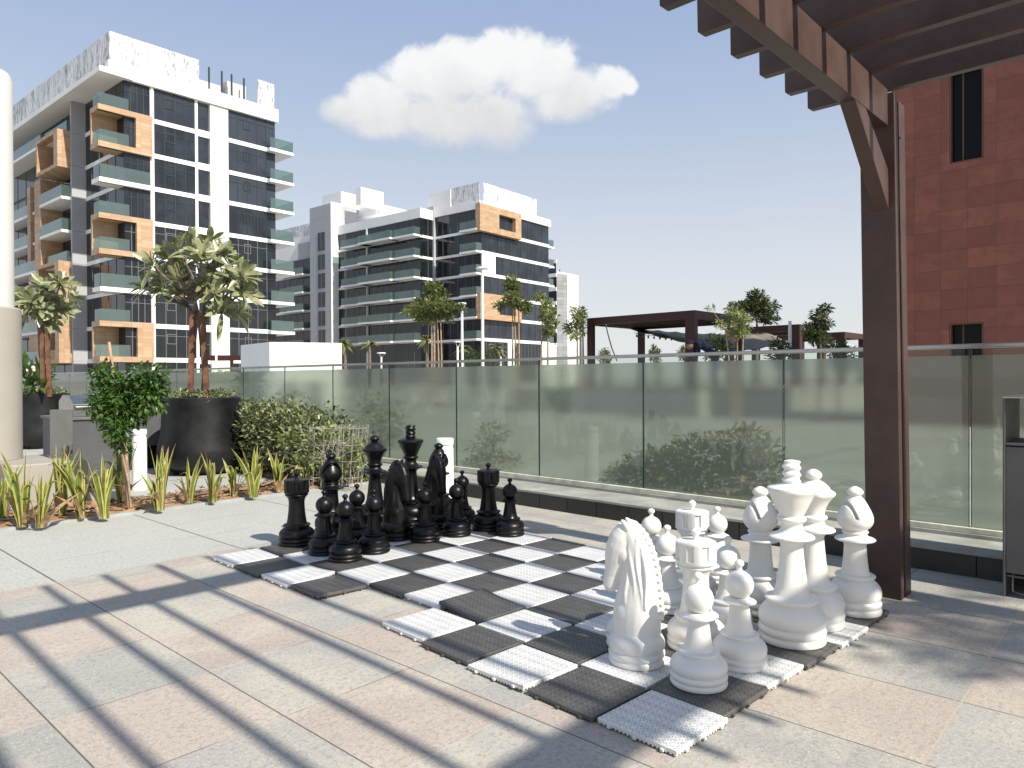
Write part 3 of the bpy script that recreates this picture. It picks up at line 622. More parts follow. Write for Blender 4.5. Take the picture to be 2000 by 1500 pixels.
def knight_mesh():
    H = HN; b = MB()
    kb = MB(); kb.lathe([(z * H, r * H) for z, r in basep(.86, .80)] + [(.24 * H, .13 * H), (.245 * H, .02 * H)], n=48)
    # chest and neck: sections stacked upward (x forward)
    up = pi / 2
    secs = [(.00, .20, up, .150, .135), (.00, .25, up, .150, .125), (-.002, .31, up, .150, .118), (-.005, .38, up, .148, .108), (-.012, .45, up, .140, .096), (-.020, .53, up, .126, .086),
            (-.022, .61, up, .116, .078), (-.018, .69, up - .10, .106, .072), (-.006, .77, up - .25, .098, .068), (.014, .84, up - .5, .088, .064), (.040, .895, up - .8, .076, .058), (.070, .925, up - 1.1, .058, .048), (.095, .925, up - 1.3, .035, .03)]
    loft(b, [(x * H, z * H, a, d * H * (1.16 if z < .8 else 1.08), w * H * 1.12) for x, z, a, d, w in secs])
    # shoulder bulges
    for s_ in (-1, 1): b.sphere((.055 * H, s_ * .055 * H, .335 * H), .085 * H, 10, 0, (1, .8, 1.15))
    # head: from poll forward and down to the muzzle
    dn = -pi / 2
    secs = [(.045, .955, dn + 1.0, .030, .030), (.062, .925, dn + .75, .070, .058), (.085, .87, dn + .50, .088, .068), (.108, .80, dn + .34, .094, .070), (.130, .73, dn + .26, .084, .064), (.148, .66, dn + .22, .068, .054),
            (.163, .60, dn + .20, .058, .047), (.175, .55, dn + .2, .054, .045), (.184, .515, dn + .2, .048, .042), (.188, .49, dn + .2, .034, .032), (.19, .48, dn + .2, .015, .016)]
    loft(b, [((x + .012) * H, (z - .012) * H, a, d * H * 1.12, w * H * 1.12, .9) for x, z, a, d, w in secs])
    for s_ in (-1, 1):
        b.sphere((.128 * H, s_ * .056 * H, .80 * H), .020 * H, 8)                    # eye
        b.sphere((.152 * H, s_ * .052 * H, .835 * H), .022 * H, 8, 0, (1.2, .7, .6))  # brow
        b.sphere((.075 * H, s_ * .052 * H, .755 * H), .052 * H, 8, 0, (1, .5, 1.2))    # cheek
        b.tube([(.045 * H, s_ * .036 * H, .93 * H), (.060 * H, s_ * .046 * H, .965 * H), (.085 * H, s_ * .044 * H, .99 * H), (.098 * H, s_ * .040 * H, 1.0 * H)], [.026 * H, .024 * H, .015 * H, .006 * H], 10)   # ears
        b.sphere((.205 * H, s_ * .030 * H, .53 * H), .014 * H, 8)                     # nostril rim
        # combed locks of the neck
        for j, (x0, z0, x1, z1) in enumerate([(-.025, .88, -.075, .34), (.025, .86, -.025, .38), (-.07, .82, -.115, .40), (.055, .70, .035, .42)]):
            b.tube([((x0 + (x1 - x0) * q + .012 * sin(q * 6 + j)) * H, s_ * (.057 + .045 * q) * H, (z0 + (z1 - z0) * q) * H) for q in np.linspace(0, 1, 9)], [.017 * H * (1 - .9 * abs(q - .45)) for q in np.linspace(0, 1, 9)], 8)
    # plaited crest along the back of the neck
    crest = [(.045, .985), (.015, .975), (-.025, .945), (-.065, .90), (-.100, .84), (-.128, .77), (-.146, .70), (-.160, .62), (-.170, .54), (-.178, .46), (-.182, .38), (-.178, .31)]
    pts = []
    for i in range(len(crest) - 1):
        for q in (0, .33, .67): pts.append((crest[i][0] + (crest[i + 1][0] - crest[i][0]) * q, crest[i][1] + (crest[i + 1][1] - crest[i][1]) * q))
    b.tube([(x * H, 0, z * H) for x, z in pts], .0195 * H, 10)
    for i, (x, z) in enumerate(pts[3:]):
        b.sphere((x * H - .004 * H, (.009 if i % 2 else -.009) * H, z * H), .0218 * H, 7, 0, (1, 1, .8))
    top = bake_remesh(b, 'knight', .0040, 3)
    bm = bmesh.new(); bm.from_mesh(top); me_b = kb.mesh('kb', fix=True); smooth_by_angle(me_b, 38); bm.from_mesh(me_b); bm.to_mesh(top); bm.free(); return top
CM = dict(pawn=chess_mesh('pawn', HP, pawn_prof), rook=chess_mesh('rook', HR, rook_prof, rook_rf, 96), king=chess_mesh('king', HK, king_prof, king_rf, 48),
          queen=chess_mesh('queen', HQ, queen_prof, queen_rf, 80), bishop=chess_mesh('bishop', HB, bishop_prof, bishop_rf, 144), knight=knight_mesh())
CMB = {k: v.copy() for k, v in CM.items()}
for k in CM: CM[k].materials.append(M['white_pc']); CMB[k].materials.append(M['black_pc'])
HH = dict(pawn=HP, rook=HR, king=HK, queen=HQ, bishop=HB, knight=HN)
def piece(kind, colr, xt, yt, label, rz=0.0, group=None, pos=None):
    p = G(xt, yt, HH[kind] + .026) if pos is None else Vector((pos[0], pos[1], 0))
    o = bpy.data.objects.new('chess_' + kind, (CM if colr == 'white' else CMB)[kind]); COL.objects.link(o)
    o.location = (p.x, p.y, .0262); o.rotation_euler = (0, 0, rz)
    tag(o, label, 'chess ' + kind, group or f'{colr} giant chess pieces'); return o
W, K_ = 'white', 'black'
piece('king', W, 1546, 898, 'giant white king with spiral top, tallest of the white pieces', .9)
piece('queen', W, 1589, 916, 'giant white queen with round knob between the king and the post', .2)
piece('bishop', W, 1670, 950, 'giant white bishop right beside the brown post', pi * 1.05)
piece('bishop', W, 1485, 950, 'giant white bishop with its notch in view, left of the king', pi * 1.02)
piece('knight', W, 0, 0, 'giant white knight with plaited mane, front left of the white pieces', radians(150), pos=(.525, 3.055))
piece('rook', W, 1359, 1031, 'giant white rook directly behind the frontmost white pawn', .25)
piece('rook', W, 1352, 977, 'giant white rook farther back, its crown above the nearer rook', .1)
piece('pawn', W, 1364, 1117, 'frontmost giant white pawn, on a black corner tile')
piece('pawn', W, 1444, 1093, 'giant white pawn just left of the king base, on a white tile')
piece('pawn', W, 1272, 993, 'rearmost giant white pawn, over the mane of the white knight')
piece('pawn', W, 1303, 1025, 'giant white pawn between the knight and the nearer rook')
piece('pawn', W, 1401, 989, 'giant white pawn right of the farther white rook')
piece('pawn', W, 1422, 1047, 'giant white pawn in the middle, shaded behind the nearer rook')
piece('pawn', W, 1232, 1070, 'giant white pawn almost hidden behind the white knight')
piece('rook', K_, 579, 921, 'giant black rook at the left end of the black pieces', .3)
piece('rook', K_, 953.6, 904, 'giant black rook on the right, toward the glass balustrade', .15)
piece('bishop', K_, 646, 884, 'giant black bishop second from left at the back', radians(-60))
piece('bishop', K_, 856.6, 865, 'giant black bishop in front of the white bollard', radians(-5))
piece('queen', K_, 731.5, 850, 'giant black queen with round knob left of the black king', .1)
piece('king', K_, 801.7, 829.5, 'giant black king, tallest of the black pieces', .4)
piece('knight', K_, 772, 897, 'giant black knight in front of the black king', radians(-35))
piece('knight', K_, 848, 886, 'giant black knight in front of the black bishop by the bollard', radians(-50))
piece('pawn', K_, 633, 957, 'giant black pawn directly right of the left black rook')
piece('pawn', K_, 674, 965, 'nearest giant black pawn at the front left')
piece('pawn', K_, 697, 945, 'giant black pawn just left of the black queen stem')
piece('pawn', K_, 730, 955, 'giant black pawn in front of the black queen')
piece('pawn', K_, 829.6, 941, 'giant black pawn on a black tile in front of both knights')
piece('pawn', K_, 891, 934, 'giant black pawn on a white tile left of the right rook')
piece('pawn', K_, 902.5, 918.5, 'giant black pawn behind another pawn beside the right rook')
piece('pawn', K_, 995.7, 933.6, 'rightmost giant black pawn')

# ------------------------------------------------------------------ buildings
class Fac:
    """vertical facade line: origin P0, direction azimuth az (deg), outward normal on the camera side"""
    def __init__(s, P0, az, nsign):
        s.o = Vector((P0[0], P0[1], 0)); a = radians(az); s.d = Vector((sin(a), cos(a), 0)); s.n = Vector((s.d.y, -s.d.x, 0)) * nsign
        s.rz = atan2(s.d.y, s.d.x)
    def P(s, u, off=0.0, z=0.0): return s.o + s.d * u + s.n * off + Vector((0, 0, z))
    def u(s, x, off=0.0):
        r = ray(x, 742); q = s.o + s.n * off; k = Vector((r.x, r.y, 0)); t = q.dot(s.n) / k.dot(s.n); return (k * t - q).dot(s.d)
    def z(s, x, y, off=0.0):
        r = ray(x, y); q = s.o + s.n * off; k = Vector((r.x, r.y, 0)); t = q.dot(s.n) / k.dot(s.n); return HC + r.z * t
    def box(s, b, u0, u1, z0, z1, o0, o1, mi=0):
        q = [s.P(u0, o0), s.P(u1, o0), s.P(u1, o1), s.P(u0, o1)]
        b.hexa([(p.x, p.y, z0) for p in q], [(p.x, p.y, z1) for p in q], mi)
def fpart(name, fac, boxes, mt, parent, **kw):
    """part whose local x axis runs along the facade so that cladding patterns follow it"""
    b = MB()
    for bx in boxes: fac.box(b, *bx)
    ca, sa = cos(-fac.rz), sin(-fac.rz); o = parent.location
    b.v = [((x - o.x) * ca - (y - o.y) * sa, (x - o.x) * sa + (y - o.y) * ca, z - o.z) for x, y, z in b.v]
    me = b.mesh(name, fix=True); ob = mesh_obj(name, me, mt, parent); ob.rotation_euler = (0, 0, fac.rz); return ob
def window(fac, u0, u1, z0, z1, parent, mt, nm=3, off=0.0, hm=None, vent=None):
    w_ = fpart('window', fac, [(u0, u1, z0, z1, off + .0, off + .06)], mt, parent)
    bx = []
    for i in range(1, nm): u = u0 + (u1 - u0) * i / nm; bx.append((u - .035, u + .035, z0, z1, off + .062, off + .10))
    if hm: bx.append((u0, u1, z0 + hm - .03, z0 + hm + .03, off + .062, off + .095))
    if vent:
        v0, v1, y0, y1 = vent
        bx += [(v0, v0 + .07, y0, y1, off + .062, off + .12), (v1 - .07, v1, y0, y1, off + .062, off + .12), (v0 + .07, v1 - .07, y0, y0 + .07, off + .062, off + .12), (v0 + .07, v1 - .07, y1 - .07, y1, off + .062, off + .12)]
    if bx:
        m_ = fpart('mullion', fac, bx, M['mullion_l' if mt is M['gl_dark'] else 'mullion'], parent); m_.parent = w_; m_.rotation_euler = (0, 0, 0)
    return w_
def balcony(fac, u0, u1, z, parent, depth, off=0.0, bal=True, balh=1.15, th=.28, both=True):
    fpart('balcony_slab', fac, [(u0, u1, z - th, z, off + .01, off + depth)], M['slab'], parent)
    if bal:
        fpart('balcony_glass', fac, [(u0 + .06, u1 - .06, z + .02, z + balh, off + depth - .10, off + depth - .07)] +
              ([(u0 + .03, u0 + .058, z + .02, z + balh, off + .1, off + depth - .11)] if both else []) + ([(u1 - .058, u1 - .03, z + .02, z + balh, off + .1, off + depth - .11)] if both else []), M['bal'], parent)

# ---- building A (left)
PA = AT(246, 742, 68.0); PA.z = 0
AR = Fac(PA, 42.3, 1); AL = Fac(PA, -49.9, -1)
ba = empty('apartment_building', (PA.x, PA.y, -.06), 'tall white and dark glass apartment block with orange framed balconies, on the left', 'building')
Lr = AR.u(540); Ll = 46.0
ZR = AR.z(304, 174); ZP = AR.z(304, 146)          # roof soffit and parapet top
zt = [AR.z(304, y) for y in (703, 637, 572, 503.5, 437.5, 370, 305.5, 238)]
zl = [zt[0] - 3.35] + zt
def body(facR, facL, lr, ll, z0, z1, inset=.5):
    a = facR.P(.0, -inset) + facL.n * -inset; c = facR.P(lr, -inset); d = c + facL.d * ll; e = a + facL.d * ll
    return [a, c, d, e]
b = MB(); q = body(AR, AL, Lr, Ll, 0, 0); b.prism(q, -.06, ZR); b.build('core_wall', M['wall_w'], ba)
# right (sunny) face: piers, bands, parapet
u0, u1, u2, u3, u4, u5, u6, u7 = [AR.u(x) for x in (246, 296, 304, 384, 389.5, 410, 412, 447.5)]
fpart('pier', AR, [(u1, u2, -.06, ZR, -.5, .12)], M['cream'], ba)
fpart('pier', AR, [(u6, u7, -.06, ZR, -.5, .22)], M['cream'], ba)
fpart('pier', AR, [(u3, u4, -.06, ZR, -.5, .06)], M['wall_w'], ba)
fpart('parapet', AR, [(-1.42, Lr + .2, ZR + .505, ZP, -.5, .42), (.1, Lr + .2, ZR, ZR + .504, -.5, .42)], M['wall_w'], ba)
fpart('pipe', AR, [(u1 + .1, u1 + .22, 1, ZR, .13, .22)], M['wall_w'], ba)
for k in range(9):
    z0 = zl[k] + .22; z1 = (zl[k + 1] - .22) if k < 8 else ZR
    if k == 0: z0 = -.05
    mt = M['gl_blue'] if k >= 5 else M['gl_dark']
    window(AR, u2, u3, z0, z1, ba, mt, 4, -.04, z1 - z0 - .7, (u2 + (u3 - u2) * .27, u2 + (u3 - u2) * .5, z0 + 1.35, z0 + 2.35) if k else None)
    window(AR, u4, u5, z0 + .15, z1 - .15, ba, mt, 1, -.12, 1.3)
    window(AR, u7, Lr, z0, z1, ba, mt, 5, -.04, z1 - z0 - .7, (u7 + (Lr - u7) * .32, u7 + (Lr - u7) * .46, z0 + 1.35, z0 + 2.35) if k else None)
    window(AR, 0, u1, z0, z1, ba, mt, 4, -.04, z1 - z0 - .9)
    if k: fpart('floor_band', AR, [(u2, u4, zl[k] - .22, zl[k] + .22, -.3, .10), (u4, u6, zl[k] - .34, zl[k] + .34, -.3, .02), (u7, Lr, zl[k] - .22, zl[k] + .22, -.3, .10)], M['slab'], ba)
# right-end balconies wrap past the corner
for k in range(1, 9):
    z = zl[k] + .05
    fpart('balcony_slab', AR, [(AR.u(522), Lr + 1.75, z - .32, z, .11, .95), (Lr + .01, Lr + 1.75, z - .32, z, -6, .10)], M['slab'], ba)
    fpart('balcony_glass', AR, [(AR.u(522) + .05, Lr + 1.68, z + .02, z + 1.15, .87, .90), (Lr + 1.65, Lr + 1.68, z + .02, z + 1.15, -5.9, .86)], M['bal'], ba)
# left face glazing between the corner and the fin
DL, DR = 2.3, .45
DF = 1.35; uf0, uf1 = AL.u(172, 0), AL.u(141, 1.35); us = uf1 + .03
for k in range(9):
    z0 = zl[k] + .2; z1 = (zl[k + 1] - .2) if k < 8 else ZR
    if k == 0: z0 = -.05
    window(AL, .02, uf1 + .05, z0, z1, ba, M['gl_dark'], 5, -.04)
    if k: fpart('floor_band', AL, [(.02, uf0 - .02, zl[k] - .2, zl[k] + .2, -.3, .1)], M['slab'], ba)
fpart('fin_wall', AL, [(uf0, uf1, -.06, ZR - .02, -1.5, DF)], M['wall_g'], ba)
fpart('roof_slab', AL, [(-.62, Ll, ZR + .001, ZR + .5, -.6, DL)], M['wall_w'], ba)
fpart('parapet', AL, [(.6, Ll, ZR + .502, ZP, -.6, DL - .9)], M['wall_g'], ba)
# corner balconies: orange boxes span two floors, white slabs between them
Qu = 1.1
def obox(k, fl):
    z0, z1 = zl[k] - .25, zl[k + 1] + .25
    ur = AR.u(298); um = AR.u(266)
    # right face panel with opening, thin floor and roof edges, left end wall
    fpart('balcony_box', AR, [(um, ur, z0, z1, .02, DR), (-DL * 1.03, um, z0, z0 + .5, -.0, DR), (-DL * 1.03, um, z1 - .5, z1, -.0, DR)], M['orange'], ba)
    fpart('balcony_box', AL, [(-.2, AL.u(180, DL) , z0, z0 + .5, .0, DL), (-.2, AL.u(180, DL), z1 - .5, z1, .0, DL), (AL.u(180, DL) - .25, AL.u(180, DL), z0 + .5, z1 - .5, .0, DL)], M['orange'], ba)
    fpart('balcony_glass', AL, [(-.1, AL.u(184, DL), z0 + .5, z0 + 1.6, DL - .12, DL - .09)], M['bal'], ba)
    fpart('balcony_glass', AR, [(-DL * .98, .3, z0 + .5, z0 + 1.6, DR - .12, DR - .09)], M['bal'], ba)
    fpart('balcony_glass', AL, [(-.1, AL.u(184, DL), z1 + .01, z1 + 1.1, DL - .12, DL - .09)], M['bal'], ba)
    fpart('balcony_glass', AR, [(-DL * .98, .3, z1 + .01, z1 + 1.1, DR - .12, DR - .09)], M['bal'], ba)
obox(7, 0); obox(4, 0); obox(1, 0)
for k in (6, 3):
    z = zl[k] + .15
    fpart('balcony_slab', AR, [(-DL * 1.0, u1, z - .42, z, -.0, DR)], M['slab'], ba)
    fpart('balcony_slab', AL, [(-.1, AL.u(182, DL), z - .42, z, .01, DL)], M['slab'], ba)
    fpart('balcony_glass', AR, [(-DL * .97, u1 - .1, z + .02, z + 1.25, DR - .10, DR - .07)], M['bal'], ba)
    fpart('balcony_glass', AL, [(-.05, AL.u(184, DL), z + .02, z + 1.25, DL - .10, DL - .07)], M['bal'], ba)
# long left part beyond the fin
for k in range(9):
    z0 = zl[k] + .2; z1 = (zl[k + 1] - .2) if k < 8 else ZR
    if k == 0: z0 = -.05
    window(AL, uf1 + .1, Ll, z0, z1, ba, M['gl_dark'], 12, -.04)
ua, ub, uc, ud_ = AL.u(141, DL) , AL.u(76, DL), AL.u(48, DL), AL.u(18, DL)
for k in range(1, 9):
    z = zl[k] + .1
    if k == 8:
        balcony(AL, ub, ud_ + 6, z, ba, DL - .3); balcony(AL, us + .02, ub - .05, z, ba, DL - .6)
    elif k in (6, 5):
        balcony(AL, us + .02, AL.u(78, DL), z, ba, DL - .1); balcony(AL, AL.u(70, DL), ud_ + 6, z, ba, DL - .7)
    elif k in (4, 1):
        balcony(AL, ub, ud_ + 6, z, ba, DL - .3); balcony(AL, us + .02, ub - .05, z, ba, DL - .5)
    elif k in (3, 2):
        balcony(AL, us + 1.2, ub - .4, z, ba, DL - .8); balcony(AL, AL.u(70, DL), ud_ + 6, z, ba, DL - .4)
# orange frames on the long left part
def oframe(x0, x1, k0, k1):
    a_, c_ = us, AL.u(x0, DL + .2); z0, z1 = zl[k0] - .2, zl[k1] + .2
    fpart('balcony_frame', AL, [(a_, a_ + 1.1, z0, z1, .01, DL + .2), (c_ - .35, c_, z0, z1, .01, DL + .2), (a_ + 1.1, c_ - .35, z0, z0 + .35, .01, DL + .2), (a_ + 1.1, c_ - .35, z1 - .35, z1, .01, DL + .2)], M['orange'], ba)
oframe(74, 123, 7, 8); oframe(74, 123, 1, 4)
fpart('balcony_frame', AL, [(AL.u(78, DL), AL.u(66, DL), zl[4], zl[7] - .3, .01, DL - .2), (AL.u(52, DL), AL.u(46, DL), zl[4], zl[7] - .3, .01, DL - .5)], M['orange'], ba)
fpart('balcony_frame', AL, [(AL.u(64, DL), AL.u(48, DL), zl[1], zl[4] - .3, .01, DL - .5)], M['orange'], ba)
# roof screens, plant box and poles
ZS = AR.z(237, 70)
fpart('roof_screen', AR, [(-1.22, AR.u(391), ZP + .002, ZS, .20, .26)], M['screen'], ba)
fpart('roof_screen', AR, [(AR.u(505), AR.u(537), ZP + .002, ZS, .20, .26)], M['screen'], ba)
fpart('roof_screen', AL, [(-.15, Ll, ZP + .002, ZS, DL - 1.1, DL - 1.02)], M['screen'], ba)
fpart('plant_box', AR, [(AR.u(393), AR.u(452), ZP + .0, AR.z(430, 152), -6, -2)], M['wall_w'], ba)
fpart('plant_box', AR, [(AR.u(460), AR.u(497), ZP + .0, AR.z(480, 158), -5, -1.4)], M['soffit'], ba)
for x in (415, 440, 459, 483):
    fpart('roof_pole', AR, [(AR.u(x) - .07, AR.u(x) + .07, ZP, AR.z(x, 131 + (x - 415) * .32), -.35, -.2)], M['mullion'], ba)

# ---- building B (centre, farther)
PB = AT(941, 742, 109.0); PB.z = 0
BR = Fac(PB, 38.6, 1); BL = Fac(PB, -50.4, -1)
bb = empty('apartment_building', (PB.x, PB.y, -.06), 'white apartment block with dark glass bands and two orange frames, in the middle distance', 'building')
LB = BR.u(1072); zb = [BR.z(943, y) for y in (663, 625.5, 578, 537, 489, 450)]; ZB = BR.z(943, 408); ZBP = BR.z(943, 393)
zb = [zb[0] + (zb[-1] - zb[0]) * i / 5 for i in range(6)]
zB = [zb[0] - 3.6] + zb
q = body(BR, BL, LB, 52, 0, 0); b = MB(); b.prism(q, -.06, ZBP - .3); b.build('core_wall', M['wall_w'], bb)
fpart('parapet', BR, [(-.02, LB + .3, ZB, ZBP, -.5, .35)], M['wall_w'], bb); fpart('parapet', BL, [(.0, BL.u(853), ZB, ZBP, -.5, .3)], M['wall_w'], bb)
ob0, ob1 = BR.u(931.5), BR.u(1011)
for k in range(7):
    z0 = zB[k] + .25; z1 = (zB[k + 1] - .25) if k < 6 else ZB
    if k == 0: z0 = .6
    if k == 4: fpart('wall_panel', BR, [(0, BR.u(967), z0 - .25, z1 + .25, -.2, .2)], M['wall_w'], bb); window(BR, BR.u(967), LB, z0, z1, bb, M['gl_blue'], 7, -.02)
    elif k == 0:
        fpart('wall_panel', BR, [(BR.u(991), BR.u(1003), z0 - .6, z1, -.2, .2), (BR.u(1058), LB + 2, -.06, z1, -.2, .2)], M['wall_w'], bb)
        window(BR, 0, BR.u(990), z0, z1, bb, M['gl_dark'], 6, -.02); window(BR, BR.u(1004), BR.u(1057), z0, z1, bb, M['gl_dark'], 8, -.02)
    else: window(BR, 0, LB, z0, z1, bb, M['gl_blue'], 9, -.02)
    if k: fpart('floor_band', BR, [(0, LB + .1, zB[k] - .25, zB[k] + .25, -.3, .12)], M['slab'], bb)
    window(BL, .02, BL.u(853), z0, z1, bb, M['gl_dark'], 6, -.02)
    if k:
        fpart('floor_band', BL, [(.02, BL.u(853), zB[k] - .2, zB[k] + .2, -.3, .12)], M['slab'], bb)
        balcony(BL, -.2, BL.u(899, 1.3), zB[k] + .1, bb, 1.4, balh=1.2)
        fpart('balcony_slab', BR, [(LB + .11, LB + 1.6, zB[k] - .25, zB[k] + .05, -5, .12)], M['slab'], bb)
        fpart('balcony_glass', BR, [(LB + 1.5, LB + 1.53, zB[k] + .06, zB[k] + 1.2, -5, .0), (LB + .2, LB + 1.49, zB[k] + .06, zB[k] + 1.2, -.05, -.02)], M['bal'], bb)
for k in (5, 1):
    z0, z1 = zB[k + (1 if k == 5 else 1)] - .3, (ZB + .55 if k == 5 else zB[3] + .3)
    wa, wb = BR.u(968), BR.u(1000)
    hz0, hz1 = z0 + .9, z1 - 1.0
    fpart('orange_frame', BR, [(-1.25, wa, z0, z1, -.02, .9), (wb, ob1, z0, z1, -.02, .9), (wa, wb, z0, hz0, -.02, .9), (wa, wb, hz1, z1, -.02, .9)], M['orange'], bb)
    window(BR, wa, wb, hz0, hz1, bb, M['gl_blue'], 4, .13)
fpart('roof_screen', BR, [(BR.u(945), BR.u(1048), ZBP + .002, BR.z(941, 356), .1, .16)], M['screen'], bb)
fpart('roof_screen', BL, [(.2, BL.u(884), ZBP + .002, BR.z(941, 356), .1, .16)], M['screen'], bb)
fpart('roof_box', BL, [(BL.u(884), BL.u(840), ZBP + .0, BL.z(860, 375), -5, .25)], M['wall_w'], bb)
# grey pier, projecting balcony wing, stair tower, low wing
fpart('pier', BL, [(BL.u(853), BL.u(841), -.06, ZBP + .6, -.5, .5)], M['wall_g'], bb)
W0, W1 = BL.u(823, 3.0), BL.u(661, 3.0)
fpart('wing_wall', BL, [(W0, W1 + 12, -.06, BL.z(823, 425, 3.0), -.5, 2.95)], M['wall_w'], bb)
fpart('wing_parapet', BL, [(W0 - .2, W1, BL.z(823, 425, 3), BL.z(823, 406, 3), -.5, 3.25)], M['wall_w'], bb)
BW = Fac(BL.P(W0, 3.0), 39.6, 1)
lw = 3.0
for k in range(7):
    z0 = zB[k] + .25 - .2; z1 = (zB[k + 1] - .25) if k < 6 else BL.z(823, 425, 3.0)
    if k == 0: z0 = .6
    window(BL, W0 + .02, W1, z0, z1, bb, M['gl_dark'], 14, 2.96)
    window(BW, .02, lw, z0, z1, bb, M['gl_dark'], 2, .0)
    if k:
        fpart('floor_band', BL, [(W0, W1, zB[k] - .25, zB[k] + .15, 2.6, 3.12)], M['slab'], bb)
        fpart('floor_band', BW, [(.15, lw, zB[k] - .25, zB[k] + .15, -.3, .15)], M['slab'], bb)
        for (xa, xb, dp) in ((811, 763, 1.5), (769, 706, 2.0), (718, 668, 1.5)):
            balcony(BL, BL.u(xa, 4.4), BL.u(xb, 4.4), zB[k] + .12, bb, dp, 3.1, balh=1.15)
fpart('divider', BL, [(BL.u(719, 3.1) - .15, BL.u(719, 3.1) + .15, -.06, BL.z(823, 425, 3.0), 2.9, 3.3)], M['wall_w'], bb)
# roof pavilion over the wing
fpart('roof_box', BL, [(BL.u(736, -2), BL.u(672, -2), BL.z(730, 420, -2), BL.z(736, 396, -2), -10, -2)], M['wall_w'], bb)
# stair tower
T0, T1 = BL.u(648, 4.6), BL.u(607, 4.6)
fpart('stair_tower', BL, [(T0, T1, -.06, BL.z(648, 396, 4.6), -1, 4.6)], M['wall_g'], bb)
BT = Fac(BL.P(T0, 4.6), 39.6, 1)
fpart('tower_side', BT, [(.01, 2.2, -.06, BL.z(652, 392, 4.6), -.3, .03)], M['wall_w'], bb)
for k in range(7):
    z0 = zB[k] + .2; z1 = (zB[k + 1] - .5) if k < 6 else zB[6] + 3.4
    window(BL, BL.u(636, 4.6), BL.u(623, 4.6), z0, z1, bb, M['gl_dark'], 2, 4.61)
fpart('roof_box', BL, [(T0 + .5, T0 + 6, BL.z(648, 396, 4.6), BL.z(640, 376, 3), -3, 2)], M['wall_w'], bb)
fpart('roof_box', BL, [(T0 - 5.0, T0 - 3.6, BL.z(648, 402, 4.6), BL.z(640, 378, 3), -3, 2)], M['wall_w'], bb)
# low wing left of the tower
fpart('low_wing_wall', BL, [(T1, T1 + 26, -.06, BL.z(590, 462, 3), -6, 2.95)], M['wall_w'], bb)
for k in range(7):
    z0 = zB[k] + .25; z1 = (zB[k + 1] - .25) if k < 6 else 0
    if k == 6: continue
    window(BL, T1 + .3, T1 + 25, z0, z1, bb, M['gl_dark'], 12, 2.96)
    if k:
        fpart('floor_band', BL, [(T1, T1 + 26, zB[k] - .2, zB[k] + .2, 2.6, 3.12)], M['slab'], bb)
        balcony(BL, BL.u(593, 4.4), BL.u(563, 4.4), zB[k] + .12, bb, 1.5, 3.1); balcony(BL, BL.u(561, 4.4), BL.u(545, 4.4), zB[k] + .12, bb, 1.2, 3.1)
fpart('roof_screen', BL, [(T1 + .5, T1 + 26, BL.z(590, 462, 3), BL.z(590, 439, 3), 2.8, 2.86)], M['screen'], bb)

# ---- grey stone building behind B
PC = AT(1088, 742, 150.0); PC.z = 0
CR = Fac(PC, 60, 1); bc = empty('office_building', (PC.x, PC.y, -.06), 'grey stone clad block peeking out behind the right end of the white block', 'building')
cw = CR.u(1109); fpart('wall', CR, [(0, cw, -.06, CR.z(1095, 535), -8, 0)], M['greystone'], bc)
CL = Fac(PC, -50, -1)
for k in range(8):
    fpart('window', CL, [(.2, 6.5, 3 + 2.9 * k, 5.0 + 2.9 * k, -.1, .06)], M['gl_dark'], bc); fpart('floor_band', CL, [(.0, 6.5, 5.05 + 2.9 * k, 5.8 + 2.9 * k, -.1, .2)], M['slab'], bc)
fpart('wall', CL, [(.0, 7, -.06, CR.z(1088, 530), -7.9, -.12)], M['wall_w'], bc)
fpart('aerial', CR, [(cw * .5, cw * .5 + .12, CR.z(1095, 535), CR.z(1095, 524), -1, -.88)], M['mullion'], bc)

# ---- red stone building on the right
PR = AT(1890, 742, 18.0); PR.z = 0
RR_ = Fac(PR, -46.0, -1)
br = empty('stone_building', (PR.x, PR.y, -.06), 'red stone clad building with dark recessed windows behind the brown post', 'building')
ra, rb = RR_.u(1742), -9.0
wx = sorted((RR_.u(1853), RR_.u(1922)))
wz = [(RR_.z(1888, 672 + 30), RR_.z(1888, 630)), (RR_.z(1888, 315), RR_.z(1888, 130))]
zs = [-.06]; boxes = []
boxes.append((rb, wx[0], -.06, 14, -6, 0)); boxes.append((wx[1], ra, -.06, 14, -6, 0))
zc = -.06
for z0, z1 in wz: boxes.append((wx[0], wx[1], zc, z0, -6, 0)); zc = z1
boxes.append((wx[0], wx[1], zc, 14, -6, 0))
fpart('wall', RR_, boxes, M['redstone'], br)
for z0, z1 in wz:
    w_ = fpart('window', RR_, [(wx[0], wx[1], z0, z1, -.22, -.20)], M['blackglass'], br)
    f_ = fpart('frame', RR_, [(wx[0], wx[0] + .05, z0, z1, -.199, -.02), (wx[1] - .05, wx[1], z0, z1, -.199, -.02), (wx[0] + .05, wx[1] - .05, z0, z0 + .04, -.199, -.02), (wx[0] + .05, wx[1] - .05, z1 - .04, z1, -.199, -.02),
          (wx[1] - .30, wx[1] - .27, z0 + .04, z1 - .04, -.199, -.17)], M['winframe'], br); f_.parent = w_; f_.rotation_euler = (0, 0, 0)

